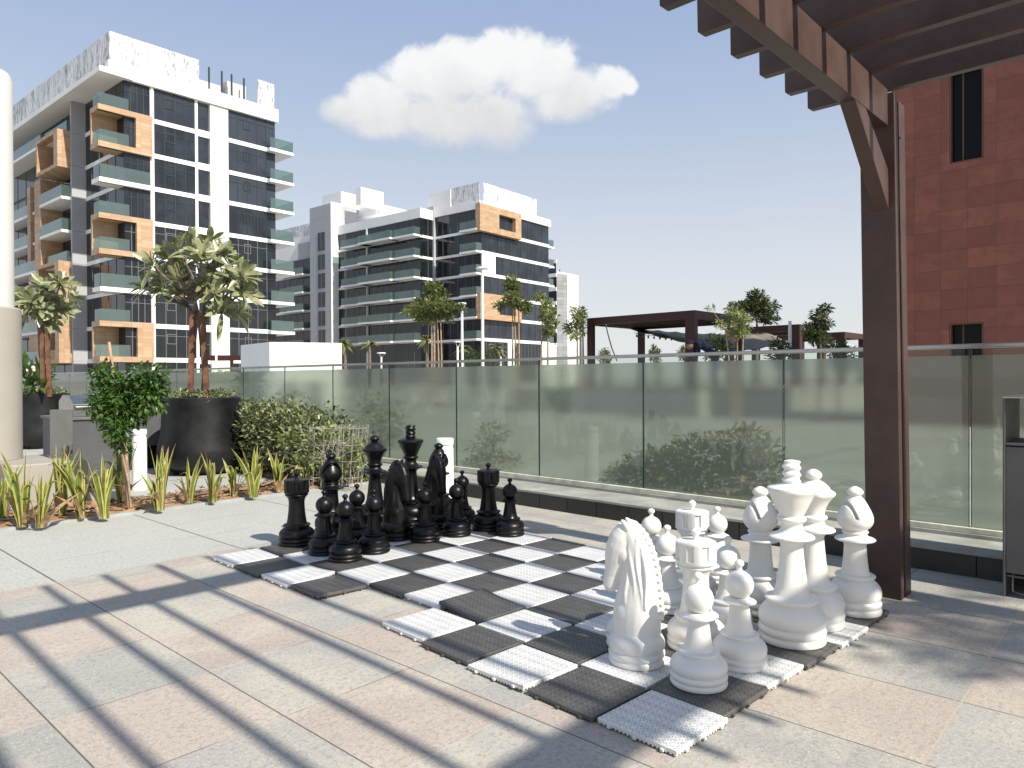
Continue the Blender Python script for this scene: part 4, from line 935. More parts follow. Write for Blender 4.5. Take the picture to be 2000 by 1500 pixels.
# ---- white service building beyond the glass
PW = AT(527, 742, 30.0); PW.z = 0
WR = Fac(PW, 68, 1); WL = Fac(PW, -40, -1)
bw = empty('service_building', (PW.x, PW.y, -.06), 'low plain white boxy building beyond the glass rail, left of centre', 'building')
zwt = WR.z(527, 668); wlen = WR.u(668)
a_ = WR.P(0); c_ = WR.P(wlen); d_ = c_ + WL.d * 3.4; e_ = a_ + WL.d * 3.4
b = MB(); b.prism([a_, c_, d_, e_], -.06, zwt); b.build('wall', M['wall_w'], bw)
fpart('doorway', WR, [(wlen * .18, wlen * .36, -.05, 1.15, .001, .02)], M['graphite'], bw)
fpart('doorway', WR, [(wlen * .52, wlen * .70, -.05, 1.15, .001, .02)], M['graphite'], bw)
fpart('drain_pipe', WR, [(-2.1, -2.02, -.05, zwt - .02, -.5, -.42)], M['white_pt'], bw)

# ---- small red-brown frame shelter left of the service building
ps = AT(438, 742, 34); sh = empty('shelter', (ps.x, ps.y, -.06), 'small red brown frame shelter left of the low white building', 'shelter')
b = MB(); b.box((ps.x - .9, ps.y - .06, AT(440, 700, 34).z - .1), (ps.x + 2.0, ps.y + .06, AT(440, 694, 34).z)); b.build('beam', M['rust'], sh)
for dx in (.3, 1.25, 1.75):
    b = MB(); b.box((ps.x + dx, ps.y - .06, -.06), (ps.x + dx + .12, ps.y + .06, AT(440, 700, 34).z - .1)); b.build('post', M['rust'], sh)

# ------------------------------------------------------------------ vegetation helpers
def leaf_cloud(blobs, n, size, shape='oval', shell=.55, droop=.0, flat=0.0, seed=1, aspect=.42):
    """many small two-triangle-pair leaves spread through ellipsoids (cx,cy,cz,rx,ry,rz) -> (verts, faces)"""
    r = np.random.default_rng(seed); bl = np.array(blobs, float); wgt = (bl[:, 3] * bl[:, 4] * bl[:, 5]) ** .75; wgt /= wgt.sum()
    idx = r.choice(len(bl), n, p=wgt); d = r.normal(size=(n, 3)); d /= np.linalg.norm(d, axis=1)[:, None]
    rad = (1 - shell * r.random(n) ** 1.6)[:, None] * (1 + .12 * r.normal(size=(n, 1)))
    c = bl[idx, :3] + d * rad * bl[idx, 3:6]
    ax = d * .8 + r.normal(size=(n, 3)) * .55; ax[:, 2] = ax[:, 2] * (1 - flat) - droop; ax /= np.linalg.norm(ax, axis=1)[:, None]
    up = r.normal(size=(n, 3)) * .45 + np.array([0, 0, 1.0]); sd_ = np.cross(ax, up); sd_ /= np.linalg.norm(sd_, axis=1)[:, None] + 1e-9
    nm = np.cross(sd_, ax)
    L_ = size * (.65 + .7 * r.random((n, 1))); w_ = L_ * aspect
    p0 = c; p1 = c + ax * L_ * .5 + sd_ * w_ * .5 + nm * L_ * .06; p2 = c + ax * L_ + nm * -L_ * .08; p3 = c + ax * L_ * .5 - sd_ * w_ * .5 + nm * L_ * .06
    pm = c + ax * L_ * .5 - nm * L_ * .05
    V = np.stack([p0, p1, p2, p3, pm], 1).reshape(-1, 3)
    k = np.arange(n)[:, None] * 5
    Fc = np.concatenate([k + [0, 1, 4], k + [1, 2, 4], k + [2, 3, 4], k + [3, 0, 4]], 0)
    return V, Fc
def vmesh(name, V, Fc, mt, parent=None, org=(0, 0, 0), loc=None):
    me = bpy.data.meshes.new(name); V = np.asarray(V, float) - np.array(org)
    me.vertices.add(len(V)); me.vertices.foreach_set('co', V.ravel()); nF = len(Fc); k = Fc.shape[1]
    me.loops.add(nF * k); me.loops.foreach_set('vertex_index', Fc.astype(np.int32).ravel())
    me.polygons.add(nF); me.polygons.foreach_set('loop_start', np.arange(0, nF * k, k, dtype=np.int32)); me.polygons.foreach_set('loop_total', np.full(nF, k, dtype=np.int32))
    me.update(calc_edges=True); me.validate()
    return mesh_obj(name, me, mt, parent, loc or (0, 0, 0))
def branchy(b, p0, targets, r0=.03, seed=0, n=7):
    """trunk top p0 -> curved limbs to each target"""
    rr = random.Random(seed); p0 = Vector(p0)
    for t in targets:
        t = Vector(t); mid = p0.lerp(t, .45) + Vector((rr.uniform(-.1, .1), rr.uniform(-.1, .1), -.10)) * (t - p0).length
        pts = [p0.lerp(mid, q).lerp(mid.lerp(t, q), q) for q in (0, .2, .4, .6, .8, 1)]
        b.tube(pts, [r0 * (1 - .75 * q) for q in (0, .2, .4, .6, .8, 1)], n)

# ------------------------------------------------------------------ planting strip
PF, PBK = 5.90, 6.78
b = MB(); b.sbox((-16, PF, -.02), (.795, PF + .065, .022)); tag(b.build('kerb_strip', M['kerb'], bevel=.003), kind='structure')
b = MB(); b.sbox((-16, PBK, -.02), (.09, PBK + .065, .020)); tag(b.build('kerb_edge', M['kerb'], bevel=.003), kind='structure')
def soil_patch(name, l1a, l1b, l2a, l2b, z=.018, amp=.03):
    nx, ny = int((l1b - l1a) / .06), max(2, int((l2b - l2a) / .06)); V = []; Fc = []
    for i in range(nx + 1):
        for j in range(ny + 1):
            l, m_ = l1a + (l1b - l1a) * i / nx, l2a + (l2b - l2a) * j / ny; p = S(l, m_)
            e = min(1, j, ny - j)
            V.append((p.x, p.y, z + e * amp * (noise.noise(Vector((p.x * 2.2, p.y * 2.2, 0))) + .5 * noise.noise(Vector((p.x * 9, p.y * 9, 3))) + .3)))
    for i in range(nx):
        for j in range(ny): k = i * (ny + 1) + j; Fc.append((k, k + ny + 1, k + ny + 2, k + 1))
    o = vmesh(name, V, np.array(Fc), M['soil']); o.data.shade_smooth(); return tag(o, kind='structure')
soil_patch('planting_soil', -16, .79, PF + .066, PBK - .001)
soil_patch('hedge_soil', .09, .79, PBK - .0, 12, .02, .02)
# bark chips and dead leaves on the soil
def litter(n, seed, l1a, l1b, l2a, l2b, size, mt, name):
    r = np.random.default_rng(seed); V = []; Fc = []
    for i in range(n):
        p = S(r.uniform(l1a, l1b), r.uniform(l2a, l2b), .032 + r.uniform(0, .022)); a = r.uniform(0, 6.28); L_ = size * r.uniform(.4, 1.5); w_ = L_ * r.uniform(.12, .4); tl = r.uniform(-.5, .5)
        dx, dy = cos(a) * L_, sin(a) * L_; ex, ey = -sin(a) * w_, cos(a) * w_; k = len(V)
        V += [(p.x, p.y, p.z), (p.x + dx, p.y + dy, p.z + tl * L_ * .5 + .004), (p.x + dx + ex, p.y + dy + ey, p.z + tl * L_ * .5 + .012), (p.x + ex, p.y + ey, p.z + .008)]; Fc.append((k, k + 1, k + 2, k + 3))
    return tag(vmesh(name, V, np.array(Fc), mt), kind='stuff')
litter(1500, 3, -9, .75, PF + .08, PBK - .03, .05, M['mulch'], 'mulch')
litter(500, 4, -9, .75, PF + .08, PBK - .03, .09, M['iris_b'], 'dead_leaves')

def strap_plant(px_, py_, hgt, label, seed, nl=11, name='strap_leaf_plant', lean_=0.0, dark=False):
    p = G(px_, py_, .03); r = random.Random(seed); o = empty(name, (p.x, p.y, .03), label, 'plant', 'yellow edged strap leaf plants in the planting strip')
    b = MB(); dry = MB()
    nl = int(nl * 1.35)
    for i in range(nl):
        a = r.uniform(0, 2 * pi); L_ = 1.18 * hgt * r.uniform(.55, 1.05); spread = r.uniform(.06, .62) * L_ * .58; w_ = r.uniform(.013, .023); bend = r.random() < .34
        fold = r.uniform(-.5, .5); tw = r.uniform(-1.2, 1.2) + a; nseg = 8; rows = []
        s0 = Vector((cos(a), sin(a), 0)) * r.uniform(0, .035); isdry = i >= nl - 3
        if isdry: L_ *= .5; spread *= 1.5
        for k in range(nseg + 1):
            t = k / nseg; out_ = spread * (t ** 1.7); z = L_ * t * (1 - .12 * t)
            if bend and t > .7: z -= (t - .7) * L_ * 1.0; out_ += (t - .7) * L_ * .5
            c = s0 + Vector((cos(a) * out_ + lean_ * t * hgt, sin(a) * out_, z))
            ww = w_ * (.55 + .75 * sin(pi * min(1, t * .85 + .12))) * (1 - t ** 5)
            sdv = Vector((-sin(tw), cos(tw), 0)); nv = Vector((cos(tw), sin(tw), 0))
            rows.append([c - sdv * ww, c - sdv * ww * .55 + nv * ww * .25, c + sdv * ww * .55 + nv * ww * .25, c + sdv * ww])
        tgt = dry if isdry else b
        for k in range(nseg):
            A_, B_ = rows[k], rows[k + 1]; t = k / nseg
            yw = r.random() < .55
            for j in range(3):
                mi = 0 if j == 1 else 1
                if dark: mi = 0
                if t > .80 and r.random() < .75: mi = 2
                if isdry: mi = 0
                tgt.poly([A_[j], A_[j + 1], B_[j + 1], B_[j]], [(0, 1, 2, 3)], mi)
    me = b.mesh('leaves'); me.polygons.foreach_set('use_smooth', [True] * len(me.polygons)); mesh_obj('leaves', me, [M['iris_g'], M['iris_y'], M['iris_b']], o)
    me = dry.mesh('dry_leaves'); mesh_obj('dry_leaves', me, [M['iris_b']], o)
    return o
iris = [(3, 1016, .50, 'strap leaf plant cut off by the left edge of the photo', 1, 12, 0), (43, 1029, .62, 'strap leaf plant in front of the beige plinth, with tall bent leaf', 2, 13, 0),
        (80, 1030, .52, 'yellowish strap leaf plant right of the beige plinth', 3, 10, .06), (117, 1006, .66, 'tall strap leaf plant before the grey panel post', 4, 12, 0),
        (161, 1012, .60, 'strap leaf plant in front of the grey counter', 5, 9, -.1), (203, 1013, .58, 'leaning yellow strap leaf plant left of the small green tree', 6, 10, -.1),
        (236, 985, .62, 'dark green strap leaf plant at the foot of the small green tree', 7, 9, 0), (314, 997, .58, 'dense strap leaf plant right of the white bollard', 8, 16, 0),
        (369, 983, .55, 'upright strap leaf plant before the big dark planter', 9, 9, 0), (414, 981, .52, 'spreading strap leaf plant under the right half of the big planter', 10, 12, .05),
        (456, 970, .46, 'narrow strap leaf plant at the right foot of the big planter', 11, 7, .06), (496, 972, .50, 'brown tipped strap leaf plant left of the hedge front', 12, 14, 0),
        (545, 961, .45, 'slim strap leaf plant before the hedge', 13, 9, .0), (592, 952, .44, 'strap leaf plant behind the left black rook', 14, 11, 0)]
for x, y, h_, lb, sd_, nl, ln in iris: strap_plant(x, y, h_, lb, sd_, nl, lean_=ln, dark=(sd_ == 7))
# drip hose
b = MB(); b.tube([S(-5.2 + .28 * i, 6.28 + .10 * sin(i * 1.1) + .05 * sin(i * 2.7), .055) for i in range(21)], .009, 6)
tag(b.build('drip_hose', M['hose'], loc=S(-3, 6.3, .05), smooth=True), 'thin black drip hose lying on the soil of the planting strip', 'hose')

# ------------------------------------------------------------------ pots and frangipani trees
def pot(c, zt, rt, rm, label, name='planter_pot'):
    o = empty(name, (c.x, c.y, 0), label, 'planter', 'round dark planters')
    H = zt
    prof = [(.0, rm * .62), (.02, rm * .66), (.055, rm * .72), (.10, rm * .86), (.16, rm * .955), (.24, rm), (.34, rm * .985), (.55, rm * .45 + rt * .52), (.8, rm * .2 + rt * .79), (.97, rt), (.985, rt), (1.0, rt - .012), (1.0, rt - .05), (.985, rt - .055), (.90, rt - .06)]
    b = MB(); b.lathe([(z * H, r) for z, r in prof], (c.x, c.y, 0), 56); b.build('shell', M['pot'], o, smooth=True)
    b = MB(); b.lathe([(H * .90, rt - .062), (H * .935, rt * .5), (H * .94, .01)], (c.x, c.y, 0), 24); b.build('soil', M['soil'], o, smooth=True)
    V, Fc = leaf_cloud([(c.x, c.y, H * .99, rt * .86, rt * .86, .075)] + [(c.x + rt * .6 * cos(a), c.y + rt * .6 * sin(a), H * 1.01, rt * .3, rt * .3, .07) for a in np.arange(0, 6.3, .9)], 1500, .055, seed=int(abs(c.x) * 10), shell=.7, aspect=.55)
    g_ = vmesh('pot_ground_cover', V, Fc, M['cover']); tag(g_, kind='stuff')
    return o
PC1 = AT(395, 742, 9.62); pot(PC1, 1.005, .485, .565, 'big round dark planter holding the taller frangipani, left of the hedge')
PC2 = AT(80, 742, 13.3); pot(PC2, 1.0, .465, .50, 'round dark planter farther back at the left, holding the smaller frangipani')

def rosette(V, Fc, c, ax, n, L0, seed):
    r = random.Random(seed); ax = Vector(ax).normalized(); t1 = ax.orthogonal().normalized(); t2 = ax.cross(t1)
    for i in range(n):
        a = 2 * pi * i / n * 2.4 + r.uniform(-.25, .25); el = r.uniform(-.25, .95) if i % 3 else r.uniform(.6, 1.25); L_ = L0 * r.uniform(.75, 1.15); w_ = L_ * r.uniform(.125, .16)
        d = ((t1 * cos(a) + t2 * sin(a)) * cos(el) + ax * sin(el)).normalized(); sdv = d.cross(ax if abs(d.dot(ax)) < .95 else t1).normalized(); nv = sdv.cross(d)
        rows = []; tw = r.uniform(-.5, .5); dr = r.uniform(.05, .30)
        for k in range(7):
            t = k / 6; ww = w_ * (0.10, .42, .70, .92, 1.0, .80, .12)[k]
            c_ = c + d * (L_ * t) + Vector((0, 0, -1)) * (dr * L_ * t * t) + ax * .01
            s_ = (sdv * cos(tw * t) + nv * sin(tw * t)); rows.append((c_ - s_ * ww + nv * ww * .30, c_ - nv * ww * .02, c_ + s_ * ww + nv * ww * .30))
        k0 = len(V)
        for q in rows: V += [tuple(p) for p in q]
        for k in range(6):
            for j in (0, 1): a0 = k0 + k * 3 + j; Fc.append((a0, a0 + 1, a0 + 4, a0 + 3))
def frangipani(c, D, cps, base_z, label, L0, seed, nl=13):
    o = empty('frangipani_tree', (c.x, c.y, base_z), label, 'tree', 'frangipani trees in round planters'); V = []; Fc = []; tips = []; r = random.Random(seed)
    for (x, y) in cps:
        dd = r.uniform(-.5, .45); p = AT(x, y, D + dd); tips.append(p)
        zc = HC + (741 - 560) / 1406 * D
        ax = Vector((p.x - c.x, p.y - c.y, (p.z - zc) * .7 + .42)); rosette(V, Fc, p, ax, nl, L0, r.random())
    vmesh('crown', V, np.array(Fc), M['frang'], o, (c.x, c.y, base_z)); o.children[0].data.shade_smooth()
    b = MB(); top = Vector((c.x - .02, c.y, HC + (741 - 628) / 1406 * D))
    b.tube([(c.x + .01, c.y, base_z), (c.x + .03, c.y, base_z + .35), (c.x - .01, c.y, base_z + .8), tuple(top)], [.030, .028, .030, .036], 10)
    hubs = [top + Vector((dx, dy, dz)) for dx, dy, dz in ((-.18, .05, .22), (.2, -.05, .2), (.02, .16, .32), (.0, -.16, .28))]
    for h_ in hubs: b.tube([top, top.lerp(h_, .5) + Vector((0, 0, -.02)), h_], [.034, .028, .024], 8)
    for t in tips:
        h_ = min(hubs, key=lambda q: (q - t).length); b.tube([h_, h_.lerp(t, .5) + Vector((0, 0, -.03)), t], [.022, .016, .012], 6)
    b.build('trunk', M['bark'], o, smooth=True); return o
frangipani(PC1, 9.55, [(352, 492), (376, 476), (406, 478), (300, 520), (344, 531), (320, 545), (432, 503), (446, 520), (470, 540), (292, 560), (386, 566), (412, 530), (452, 580), (474, 573), (433, 612), (461, 612), (350, 576), (327, 573), (420, 575), (386, 515), (366, 560), (452, 545), (330, 505), (318, 560), (395, 500), (420, 500), (362, 520), (402, 560), (440, 555), (432, 540), (350, 550)],
           1.0, 'tall frangipani tree with rosettes of broad leaves in the big planter', .262, 5, 17)
frangipani(PC2, 13.2, [(40, 578), (84, 562), (118, 556), (132, 582), (56, 614), (104, 598), (78, 600), (36, 602), (60, 588), (92, 622), (118, 606)], .98, 'smaller frangipani tree in the farther planter at the left', .31, 8, 18)
def stake(x0, y0, x1, y1, D, label, w_=.030):
    p, q = AT(x0, y0, D), AT(x1, y1, D); b = MB(); d = (q - p)
    b.hexa([p + Vector((a, c, 0)) for a, c in ((-w_, -w_), (w_, -w_), (w_, w_), (-w_, w_))], [q + Vector((a, c, 0)) for a, c in ((-w_, -w_), (w_, -w_), (w_, w_), (-w_, w_))])
    tag(b.build('tree_stake', M['timber'], loc=p, bevel=.003), label, 'stake', 'timber stakes holding the frangipani trunks')
stake(372, 775, 376, 607, 9.45, 'left timber stake beside the trunk of the tall frangipani'); stake(404, 775, 395, 610, 9.45, 'right timber stake beside the trunk of the tall frangipani')
stake(369, 775, 384, 612, 9.85, 'rear timber stake behind the trunk of the tall frangipani', .024)
stake(84, 775, 82, 634, 13.0, 'left timber stake beside the smaller frangipani'); stake(97, 775, 92, 652, 13.0, 'right timber stake beside the smaller frangipani')
# canna-like plant in the left planter
c = AT(50, 742, 13.1); V, Fc = leaf_cloud([(c.x, c.y, 1.25, .17, .15, .28), (c.x + .2, c.y, 1.2, .15, .12, .2)], 90, .30, seed=9, droop=-.8, aspect=.3)
o = empty('canna_plant', (c.x, c.y, .98), 'broad leaved canna plant at the left side of the farther planter', 'plant'); vmesh('leaves', V, Fc, M['moringa'], o, (c.x, c.y, .98))
b = MB()
for (x, y) in ((51, 724), (65, 718), (67, 723)): p = AT(x, y, 13.0); b.sphere(p, .035, 5)
b.build('flowers', M['flower'], o)

# ------------------------------------------------------------------ small green tree with stick
pt = G(247, 992, .03); DT = pt.y
o = empty('small_tree', (pt.x, pt.y, .03), 'small bright green tree drooping over the strap leaves, before the counter', 'tree')
bl = []
for (x, y, rx, ry) in ((207, 733, 26, 20), (288, 735, 34, 22), (246, 762, 44, 26), (198, 790, 26, 30), (232, 800, 38, 30), (292, 775, 30, 32), (228, 838, 24, 24), (236, 868, 17, 18), (262, 800, 26, 28), (305, 755, 20, 26)):
    p = AT(x, y, DT + random.uniform(-.12, .12)); s_ = DT / F; bl.append((p.x, p.y, p.z, rx * s_ * 1.08, rx * s_ * 1.0, ry * s_ * 1.1))
V, Fc = leaf_cloud(bl, 4300, .056, seed=12, shell=.8, droop=.35, aspect=.52)
vmesh('crown', V, Fc, M['moringa'], o, (pt.x, pt.y, .03))
b = MB(); k = [AT(x, y, DT) for x, y in ((252, 992), (250, 940), (246, 880), (243, 820), (244, 760))]; k[0].z = .03
b.tube(k, [.018, .017, .015, .012, .007], 8); branchy(b, k[3], [AT(205, 735, DT), AT(290, 738, DT), AT(200, 790, DT), AT(300, 770, DT), AT(246, 745, DT)], .010, 4, 6)
b.tube([k[0] + Vector((.03, -.02, 0)), k[1] + Vector((.02, -.03, 0)), k[2] + Vector((-.03, -.02, 0))], [.010, .010, .008], 7)
b.build('trunk', M['barkpale'], o, smooth=True)
p, q = AT(250, 985, DT + .03), AT(213, 668, DT + .03); p.z = .03; b = MB(); b.tube([p, p.lerp(q, .5) + Vector((.012, 0, 0)), q], [.016, .017, .013], 8)
tag(b.build('support_stick', M['pale_wood'], loc=p, smooth=True), 'pale bare stick poking up through the small green tree', 'stick')
pk = G(232, 990, .03); bb_ = MB()
b = MB(); b.tube([AT(226, 985, DT + .25), AT(229, 870, DT + .25)], [.03, .03], 4)

# ------------------------------------------------------------------ hedge, wire cages, vines
hd = empty('hedge', S(.45, 7, .02), 'clipped dense green hedge running along the glass balustrade', 'hedge')
bl = []; r = random.Random(5)
for i in range(64):
    l2 = 6.0 + 5.8 * (i / 63); top = .90 * min(1, .60 + (l2 - 5.95) * .42)
    for l1 in (.20, .45, .68): 
        p = S(l1 + r.uniform(-.04, .04), l2 + r.uniform(-.06, .06)); hz = top * r.uniform(.9, 1.04); bl.append((p.x, p.y, hz * .52 + .02, .19, .19, hz * .50))
V, Fc = leaf_cloud(bl, 30000, .060, seed=6, shell=.45, aspect=.55)
vmesh('foliage', V, Fc, M['hedge'], hd, hd.location)
b = MB(); r = random.Random(8)
for i in range(60):
    p = S(r.uniform(.18, .7), 6.0 + 5.7 * r.random(), .02); b.tube([p, p + Vector((r.uniform(-.06, .06), r.uniform(-.06, .06), .35)), p + Vector((r.uniform(-.12, .12), r.uniform(-.12, .12), .72))], [.008, .007, .004], 5)
b.build('stems', M['bark'], hd)
def cage(px_, D, zt, rad, label, seed):
    c = AT(px_, 742, D); c.z = .03; b = MB(); n = 9; tilt = Vector((.05, 0, 0))
    for z in (.12, .3, .48, .66): 
        if z < zt: b.tube([c + tilt * z + Vector((rad * (.8 + .3 * z) * cos(2 * pi * k / 20), rad * (.8 + .3 * z) * sin(2 * pi * k / 20), z)) for k in range(21)], .0035, 4, cap=False)
    for k in range(n):
        a = 2 * pi * k / n; b.tube([c + Vector((rad * .8 * cos(a), rad * .8 * sin(a), 0)), c + tilt + Vector((rad * (.8 + .3 * zt) * cos(a), rad * (.8 + .3 * zt) * sin(a), zt))], .0032, 4)
    o_ = b.build('wire_cage', M['twig'], loc=c, smooth=True); tag(o_, label, 'plant cage', 'wire plant cages at the hedge end')
cage(627, 8.05, .68, .17, 'grey wire plant cage overgrown with vines before the hedge', 1); cage(682, 8.0, .70, .16, 'grey wire plant cage at the right end of the hedge', 2)
vn = AT(650, 742, 8.0); o = empty('dry_vine', (vn.x, vn.y, .03), 'tangled dry grey vine with some fresh leaves over the wire cages', 'vine'); b = MB(); r = random.Random(21)
for i in range(46):
    x0 = r.uniform(592, 704); p = AT(x0, 742, 8.0 + r.uniform(-.12, .2)); p.z = r.uniform(.05, .5); pts = [p]; d = Vector((r.uniform(-1, 1), r.uniform(-.4, .4), r.uniform(.2, 1)))
    for k in range(7): d = (d + Vector((r.uniform(-.7, .7), r.uniform(-.5, .5), r.uniform(-.65, .5)))).normalized(); pts.append(pts[-1] + d * .07)
    for q in pts: q.z = max(.03, min(.72, q.z))
    b.tube(pts, [.0045 * (1 - k / 9) for k in range(8)], 4)
b.build('stems', M['twig'], o)
bl = [(*AT(x, y, 7.98), .11, .12, .10) for x, y in ((672, 905), (690, 895), (560, 858), (600, 862), (640, 845), (700, 880), (655, 925), (612, 900), (588, 905))]
V, Fc = leaf_cloud(bl, 800, .06, seed=14, shell=.8, aspect=.6); vmesh('leaves', V, Fc, M['shrub'], o, (vn.x, vn.y, .03))
litter(700, 17, .1, .78, 5.98, 6.6, .07, M['iris_b'], 'fallen_leaves')

# ------------------------------------------------------------------ bollards
def bollard(p, H, r_, label):
    o = empty('bollard', (p.x, p.y, 0), label, 'bollard', 'white bollard lights'); b = MB()
    b.lathe([(0, r_ * 1.02), (.006, r_ * 1.04), (.012, r_), (H - .10, r_), (H - .098, r_ * .93), (H - .06, r_ * .93)], (p.x, p.y, 0), 28); b.build('tube', M['white_pt'], o, smooth=True)
    b = MB(); b.lathe([(H - .059, r_ * .93), (H - .058, r_ * 1.02), (H - .008, r_ * 1.02), (H, r_ * .96), (H, .004)], (p.x, p.y, 0), 28); b.build('cap', M['white_pt'], o, smooth=True)
bollard(AT(271, 742, 8.1), .68, .077, 'white bollard light between the small green tree and the big planter')
bollard(AT(868, 742, 6.75), .675, .082, 'white bollard light behind the black bishop')

# ------------------------------------------------------------------ beige column, counter, grill, panel post
cc = AT(-30, 742, 7.25); o = empty('column', (cc.x, cc.y, .44), 'beige round column with slimmer white upper shaft at the left edge', 'column')
b = MB(); b.lathe([(.44, .315), (1.955, .315), (1.972, .30), (1.975, .27)], (cc.x, cc.y, 0), 48); b.build('lower_shaft', M['beige'], o, smooth=True)
b = MB(); b.lathe([(1.976, .255), (4.28, .255), (4.34, .235), (4.36, .18), (4.365, .01)], (cc.x, cc.y, 0), 48); b.build('upper_shaft', M['colwhite'], o, smooth=True)
pc = AT(17, 742, 6.72); d1 = E1; d2 = E2
q = [pc, pc + d1 * .66, pc + d1 * .66 + d2 * 1.0, pc + d2 * 1.0]; b = MB(); b.prism(q, 0, .438); o = b.build('column_plinth', M['beige'], loc=(pc.x, pc.y, 0), bevel=.012)
tag(o, 'beige square plinth block carrying the round column at the left edge', 'plinth')
pq = AT(96, 742, 7.35); b = MB(); q = [pq, pq + d1 * .05 + Vector((.11, -.02, 0)), pq + d1 * .05 + Vector((.11, -.02, 0)) + d2 * .07, pq + d2 * .07]
q = [Vector((pq.x, pq.y, 0)), Vector((pq.x + .10, pq.y + .03, 0)), Vector((pq.x + .165, pq.y + .12, 0)), Vector((pq.x + .065, pq.y + .09, 0))]
b.prism(q, 0, .935); tag(b.build('panel_post', M['graphite'], loc=(pq.x, pq.y, 0), bevel=.004), 'narrow upright graphite panel post beside the grey counter', 'post')
# counter: an L of grey panels with a stone top
k0 = AT(128, 742, 7.75); k0.z = 0; co = empty('counter', (k0.x, k0.y, 0), 'grey panelled outdoor kitchen counter behind the small green tree', 'counter')
def cbox(name, l1a, l1b, l2a, l2b, z0, z1, mt, bev=.004):
    b = MB(); q = [k0 + d1 * l1a + d2 * l2a, k0 + d1 * l1b + d2 * l2a, k0 + d1 * l1b + d2 * l2b, k0 + d1 * l1a + d2 * l2b]; b.prism(q, z0, z1); return b.build(name, mt, co, bevel=bev)
cbox('cabinet', 0, .62, -.0, .9, .07, .80, M['greybox']); cbox('plinth', .04, .6, .04, .86, 0, .069, M['graphite']); cbox('worktop', -.02, .64, -.02, .92, .801, .83, M['graphite'])
cbox('cabinet', .7, 2.6, 1.75, 2.35, .32, .90, M['greybox']); cbox('plinth', .73, 2.57, 1.8, 2.3, 0, .319, M['pot']); cbox('worktop', .68, 2.62, 1.73, 2.37, .901, .925, M['kerb'])
gx = k0 + d1 * .10 + d2 * .12
gr = empty('grill', (gx.x, gx.y, .83), 'small steel barbecue grill with a closed hood on the grey counter', 'grill')
def gbox(name, pts, l0, l1, mt):     # profile in (e2, z) extruded along e1
    b = MB(); b.hexa([gx + d2 * y + d1 * l0 + Vector((0, 0, z)) for y, z in pts], [gx + d2 * y + d1 * l1 + Vector((0, 0, z)) for y, z in pts]); b.build(name, mt, gr, bevel=.004)
gbox('body', [(0, .831), (.55, .831), (.55, .90), (0, .90)], 0, .42, M['graphite']); gbox('hood', [(.0, .901), (.55, .901), (.55, 1.0), (.40, 1.07), (.15, 1.06), (.0, .97)], .005, .415, M['steel'])
b = MB(); b.tube([gx + d1 * .02 + d2 * -.03 + Vector((0, 0, .94)), gx + d1 * .40 + d2 * -.03 + Vector((0, 0, .94))], .010, 8); b.build('handle', M['steel'], gr)

# ------------------------------------------------------------------ litter bin at the right edge
bn = empty('litter_bin', S(.5, -.4, 0), 'grey metal litter bin with an open framed top at the right edge', 'bin')
def bx(name, a, c, mt, bev=.003): b = MB(); b.sbox(a, c); return b.build(name, mt, bn, bevel=bev)
bx('side_panel', (.47, -.400, .0), (.93, -.388, 1.105), M['graphite']); bx('side_panel', (.47, -1.012, .0), (.93, -1.0, 1.105), M['graphite'])
bx('top', (.468, -1.013, 1.106), (.932, -.387, 1.118), M['steel']); bx('shelf', (.472, -.999, .845), (.925, -.401, .860), M['graphite'])
bx('door', (.474, -.998, .135), (.486, -.402, .838), M['graphite']); bx('back_panel', (.915, -.998, .10), (.927, -.402, .843), M['graphite']); bx('floor_plate', (.488, -.998, .11), (.913, -.402, .122), M['graphite'])
b = MB(); b.tube([S(.50, -.43, .13), S(.50, -.43, .03), S(.50, -.47, .02), S(.50, -.6, .015)], .004, 6); b.build('stay_rod', M['steel'], bn)

# ------------------------------------------------------------------ planting close behind the glass
def on_site(x, y, l1):
    d = ray(x, y); q = OS + E1 * l1; t = q.dot(E1) / Vector((d.x, d.y, 0)).dot(E1); return Vector((d.x * t, d.y * t, HC + d.z * t))
def glass_shrub(blobs, l1, n, size, label, seed, mt, cat='shrub'):
    bl = []; 
    for (x, y, rx, ry) in blobs:
        p = on_site(x, y, l1); s_ = p.y / F; bl.append((p.x, p.y, max(p.z, .05), rx * s_, rx * s_ * .8, ry * s_))
    c = Vector(bl[0][:3]); c.z = -.02; o = empty('shrub', c, label, cat); V, Fc = leaf_cloud(bl, n, size, seed=seed, shell=.7, aspect=.42); vmesh('foliage', V, Fc, mt, o, c)
    b = MB()
    for q in bl: b.tube([c, c.lerp(Vector(q[:3]), .5), Vector(q[:3])], [.02, .012, .005], 6)
    b.build('stems', M['bark'], o)
glass_shrub([(1450, 870, 60, 36), (1370, 890, 70, 40), (1300, 920, 70, 40), (1240, 935, 50, 30), (1460, 930, 60, 45), (1400, 950, 90, 40), (1500, 905, 30, 40), (1205, 930, 30, 20), (1270, 905, 44, 26)], 1.75, 4200, .08, 'large yellow green shrub pressed behind the frosted glass, left of the brown post', 31, M['shrub'])
glass_shrub([(965, 845, 34, 22), (950, 880, 34, 22), (975, 905, 48, 24), (935, 905, 30, 16)], 1.9, 1300, .05, 'yellow green shrub behind the glass above the right black rook', 32, M['shrub'])
glass_shrub([(745, 790, 42, 26), (765, 830, 36, 30), (725, 815, 36, 26), (750, 860, 40, 26)], 2.2, 1500, .05, 'feathery shrub behind the glass above the black queen', 33, M['shrub'])
glass_shrub([(548, 775, 12, 12), (540, 790, 34, 8), (575, 770, 18, 6), (510, 795, 26, 8)], 2.1, 420, .05, 'sparse twiggy shrub behind the glass over the hedge', 34, M['shrub'])
